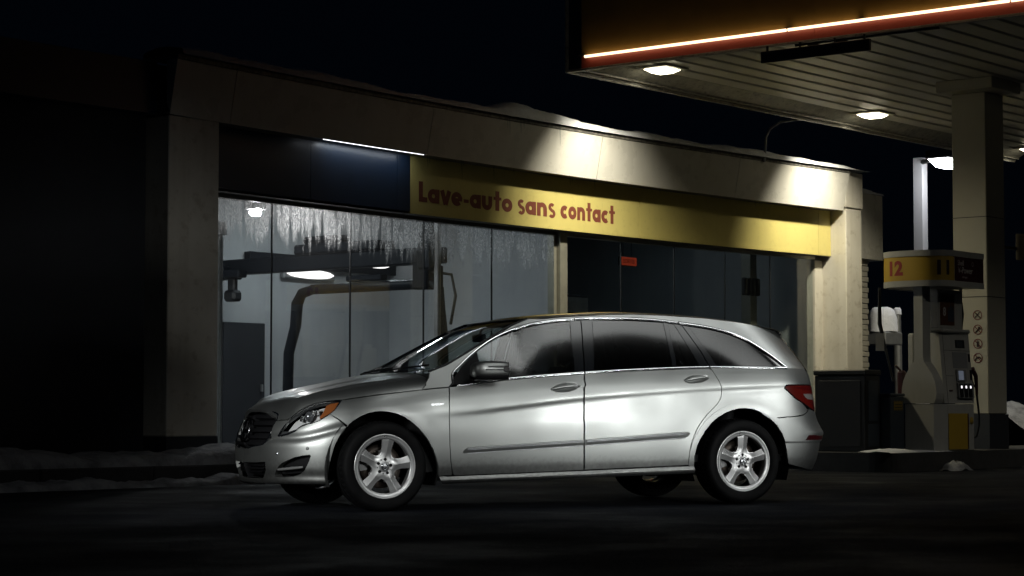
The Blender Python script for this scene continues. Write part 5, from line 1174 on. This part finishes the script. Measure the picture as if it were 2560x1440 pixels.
m=MB(); m.box(-.50,3.8,-.66,.66,.26,.32); m.box(-.70,-.45,-.45,.45,.24,.6); m.box(.48,2.72,-.86,.86,.26,.33); m.box(3.7,4.0,-.5,.5,.32,.6); car.part('floor_pan',m,M_well)
m=MB(); m.grid([[(u,s_*(float(cz(u2c(u,z),z)[1])-.05),z) for z in np.linspace(.30,1.0,12)] for u in np.linspace(.50,2.72,14)],True) if 0 else None
for s_ in (1,-1):
    q=MB(); q.grid([[(u,s_*(float(wside(u,z))-.055),z) for z in np.linspace(.28,float(beltf(u))-.03,10)] for u in np.linspace(.48,2.74,16)],True)
    q.grid([[(u,s_*(float(wside(u,z))-.055),z) for z in np.linspace(.86,float(beltf(u))-.03,6)] for u in np.linspace(2.74,3.5,8)],True); m.join(q)
m.box(.30,.47,-.8,.8,.3,1.02); m.box(3.66,3.70,-.8,.8,.4,1.08); m.box(.47,3.66,-.8,.8,.36,.42); car.part('cabin_lining',m,M_int)
# cabin
m=MB(); m.grid([[(u,y,z) for y in np.linspace(-.76,.76,9)] for u,z in ((.42,1.06),(.60,1.10),(.85,1.10),(.98,1.06),(1.02,.95),(1.0,.7))],True); car.part('dashboard',m,M_int)
m=MB(); R=[]
for t in np.linspace(0,2*math.pi,25):
    d=np.array([.36*math.cos(t)*0,0,0]); R.append([np.array([1.10,-.38,1.03])+(.185+.014*math.cos(q))*(np.array([0,1,0])*math.cos(t)+np.array([.42,0,.91])*math.sin(t))+np.array([-.91,0,.42])*.014*math.sin(q) for q in np.linspace(0,2*math.pi,7)])
m.grid(R,True); m.tube([(.98,-.38,.98),(1.10,-.38,1.03)],.04,8); m.box(1.08,1.115,-.54,-.22,1.015,1.05,.01); car.part('steering_wheel',m,M_int)
def seat(u,y,z0=.42,h=.72,w=.26):
    m=MB(); m.box(u-.28,u+.25,y-w,y+w,z0,z0+.20,.06)
    R=[]
    for f in np.linspace(0,1,9):
        ww=w*(1-.22*f*f); th=.085*(1-.3*f); c=(u+.22+.20*f,z0+.15+(h-.15)*f); R.append([(c[0]+th*math.cos(t),y+ww*math.copysign(abs(math.sin(t))**.6,math.sin(t)),c[1]-.02*math.cos(t)) for t in np.linspace(0,2*math.pi,17)])
    m.grid(R,True); m.add(R[-1][:-1],[tuple(range(16))])
    R=[]
    for f in np.linspace(-1,1,9):
        k_=math.sqrt(max(.02,1-abs(f)**3)); c=(u+.46+.012*f,z0+h+.135+.105*f); R.append([(c[0]+.05*k_*math.cos(t),y+.135*k_*math.copysign(abs(math.sin(t))**.7,math.sin(t)),c[1]) for t in np.linspace(0,2*math.pi,17)])
    m.grid(R,True); m.tube([(u+.43,y-.05,z0+h-.02),(u+.45,y-.05,z0+h+.08)],.008,6); m.tube([(u+.43,y+.05,z0+h-.02),(u+.45,y+.05,z0+h+.08)],.008,6); return m
for u,y in ((1.35,-.40),(1.35,.40),(2.25,-.38),(2.25,.38),(3.0,-.34),(3.0,.34)): car.part('seat',seat(u,y),M_seat)
m=MB(); m.box(1.16,1.20,-.12,.12,1.375,1.44,.012); m.tube([(1.18,0,1.43),(1.22,0,1.51)],.01,6); car.part('inner_mirror',m,M_int)
m=MB(); m.box(1.33,3.6,-.55,.55,1.52,1.535); car.part('headliner',m,M_int)
for s_ in (1,-1):
    m=MB(); m.tube([(1.78,s_*.80,1.0),(1.83,s_*.68,1.50)],.045,6); car.part('inner_pillar',m,M_int); m=MB(); m.tube([(2.85,s_*.80,1.0),(2.72,s_*.70,1.50)],.045,6); car.part('inner_pillar',m,M_int)
# ------------------------------------------------------------------ wheels
def spoke_off(x,z):
    """depth of the rim face behind the lip plane, in the wheel's own plane"""
    r=np.hypot(x,z); th=np.arctan2(x,z); k=np.round(th/(2*np.pi/5))*(2*np.pi/5); d=th-k; w=np.abs(r*np.sin(d)); a_=r*np.cos(d)
    base=np.interp(r,[0,.03,.045,.07,.12,.20,.24],[.016,.016,.020,.020,.017,.010,.009]); hw=np.interp(r,[.06,.11,.21],[.05,.040,.054])
    ridge=.013*np.clip((r-.065)/.05,0,1)*(1-np.clip(w/hw,0,1))
    return base+.010*np.clip((r-.065)/.05,0,1)-ridge
def wheel_parts():
    P={}
    # front face with five openings
    out=[(.222*math.cos(t),.222*math.sin(t)) for t in np.linspace(0,2*math.pi,72,endpoint=False)]; holes=[]
    for k in range(5):
        c=(k+.5)*2*math.pi/5; half_=[(.213,.385),(.205,.388),(.185,.380),(.160,.360),(.138,.325),(.122,.27),(.110,.20),(.103,.11),(.100,0)]
        arc_=[(.2135,f) for f in np.linspace(-.37,.37,9)]
        pts=arc_+half_+[(r_,-f) for r_,f in half_[::-1][1:]]
        holes.append([(r_*math.sin(c+f),r_*math.cos(c+f)) for r_,f in pts])
    def ev(x,z):
        e=1e-3
        def Q(x,z): return np.stack([x,spoke_off(x,z),z],-1)
        Pq=Q(x,z); n=np.cross(Q(x+e,z)-Q(x-e,z),Q(x,z+e)-Q(x,z-e)); n/=np.linalg.norm(n,axis=-1,keepdims=True); n*=-np.sign(n[:,1:2]); return Pq,n
    P['face']=cdt_patch(out,holes,.0048,.0048,ev,0,.0,.05)
    m=MB(); m.lathe([(.2135,.012),(.218,.006),(.228,.004),(.240,.004),(.2465,.000),(.2535,-.001),(.2565,.003),(.256,.012)],72,'y'); P['lip']=m
    m=MB(); m.lathe([(.252,.012),(.236,.03),(.226,.06),(.222,.20),(.235,.23)],48,'y'); P['barrel']=m
    m=MB(); m.lathe([(.2545,.004),(.262,-.002),(.272,-.010),(.290,-.016),(.318,-.018),(.334,-.012),(.343,.0),(.348,.010),(.352,.03)],72,'y'); 
    # tread: ribs broken by grooves
    rows=[]
    for k in range(144):
        t=2*math.pi*k/144; g=-.006 if k%3==0 else 0; rows.append([(r_*math.cos(t)*.972,h,r_*math.sin(t)*.972) for r_,h in ((.358+g*.6,.010),(.3635+g,.022),(.366+g,.04),(.368+g,.07),(.361,.0701),(.361,.08),(.3685,.0801),(.3685,.125),(.361,.1251),(.361,.135),(.3685,.1351),(.3685,.18),(.365,.22),(.355,.245),(.30,.26),(.25,.235))])
    m.grid(rows,False,close_u=True); P['tyre']=m
    m=MB(); m.lathe([(0,.118),(.09,.118),(.092,.11),(.172,.11),(.175,.118),(.175,.135)],48,'y'); P['disc']=m
    m=MB()
    R=[[(r_*math.cos(t),h,r_*math.sin(t)) for r_,h in ((.185,.13),(.185,.085),(.12,.085),(.12,.11))] for t in np.linspace(2.5,3.5,9)]; m.grid(R,False); P['caliper']=m
    m=MB(); m.lathe([(0,.002),(.015,.002),(.026,.0045),(.0295,.009),(.0305,.018)],28,'y'); P['cap']=m
    m=MB()
    R=[[(r_*math.cos(t),h,r_*math.sin(t)) for r_,h in ((.0225,.0028),(.0248,.0016),(.0262,.0036))] for t in np.linspace(0,2*math.pi,29)]; m.grid(R,True)
    for k in range(3):
        t=k*2*math.pi/3; d=np.array([math.sin(t),0,math.cos(t)]); s_=np.array([math.cos(t),0,-math.sin(t)]); m.add([d*.0225+np.array([0,.0012,0]),s_*.0038+np.array([0,.0016,0]),-s_*.0038+np.array([0,.0016,0]),np.array([0,-.002,0])],[(0,1,3),(0,3,2)])
    P['star']=m
    m=MB()
    for k in range(5):
        t=k*2*math.pi/5; m.lathe([(0,.0185),(.0075,.0185),(.009,.0192),(.0125,.0172),(.0127,.021)],12,'y',(.0555*math.sin(t),0,.0555*math.cos(t)))
        t+=math.pi/5; m.lathe([(0,.0190),(.005,.0190),(.0052,.022)],8,'y',(.057*math.sin(t),0,.057*math.cos(t)))
    P['bolt']=m
    return P
WP=wheel_parts(); WM={}
def place(cx,cz_,side,rot):
    w=bpy.data.objects.new('wheel',None); COL.objects.link(w); w.parent=car.o
    y=-.945 if side>0 else .945
    w.location=(cx-1.6,y,cz_); w.rotation_euler=(0,rot,0 if side>0 else math.pi)
    for nm,key,m in (('tyre','tyre',M_rub),('rim','face',M_rim),('rim_lip','lip',M_rim),('rim_barrel','barrel',M_barrel),('brake_disc','disc',M_disc),('brake_caliper','caliper',M_barrel),('centre_cap','cap',M_satin),('cap_star','star',M_chrome),('wheel_bolt','bolt',M_plast)):
        if key not in WM: WM[key]=mkmesh(nm,WP[key],m)
        o=bpy.data.objects.new(nm,WM[key]); COL.objects.link(o); o.parent=w
    return w
place(0,.352,1,math.radians(8.5)); place(3.212,.364,1,math.radians(1.5)); place(0,.352,-1,.6); place(3.212,.364,-1,.2)
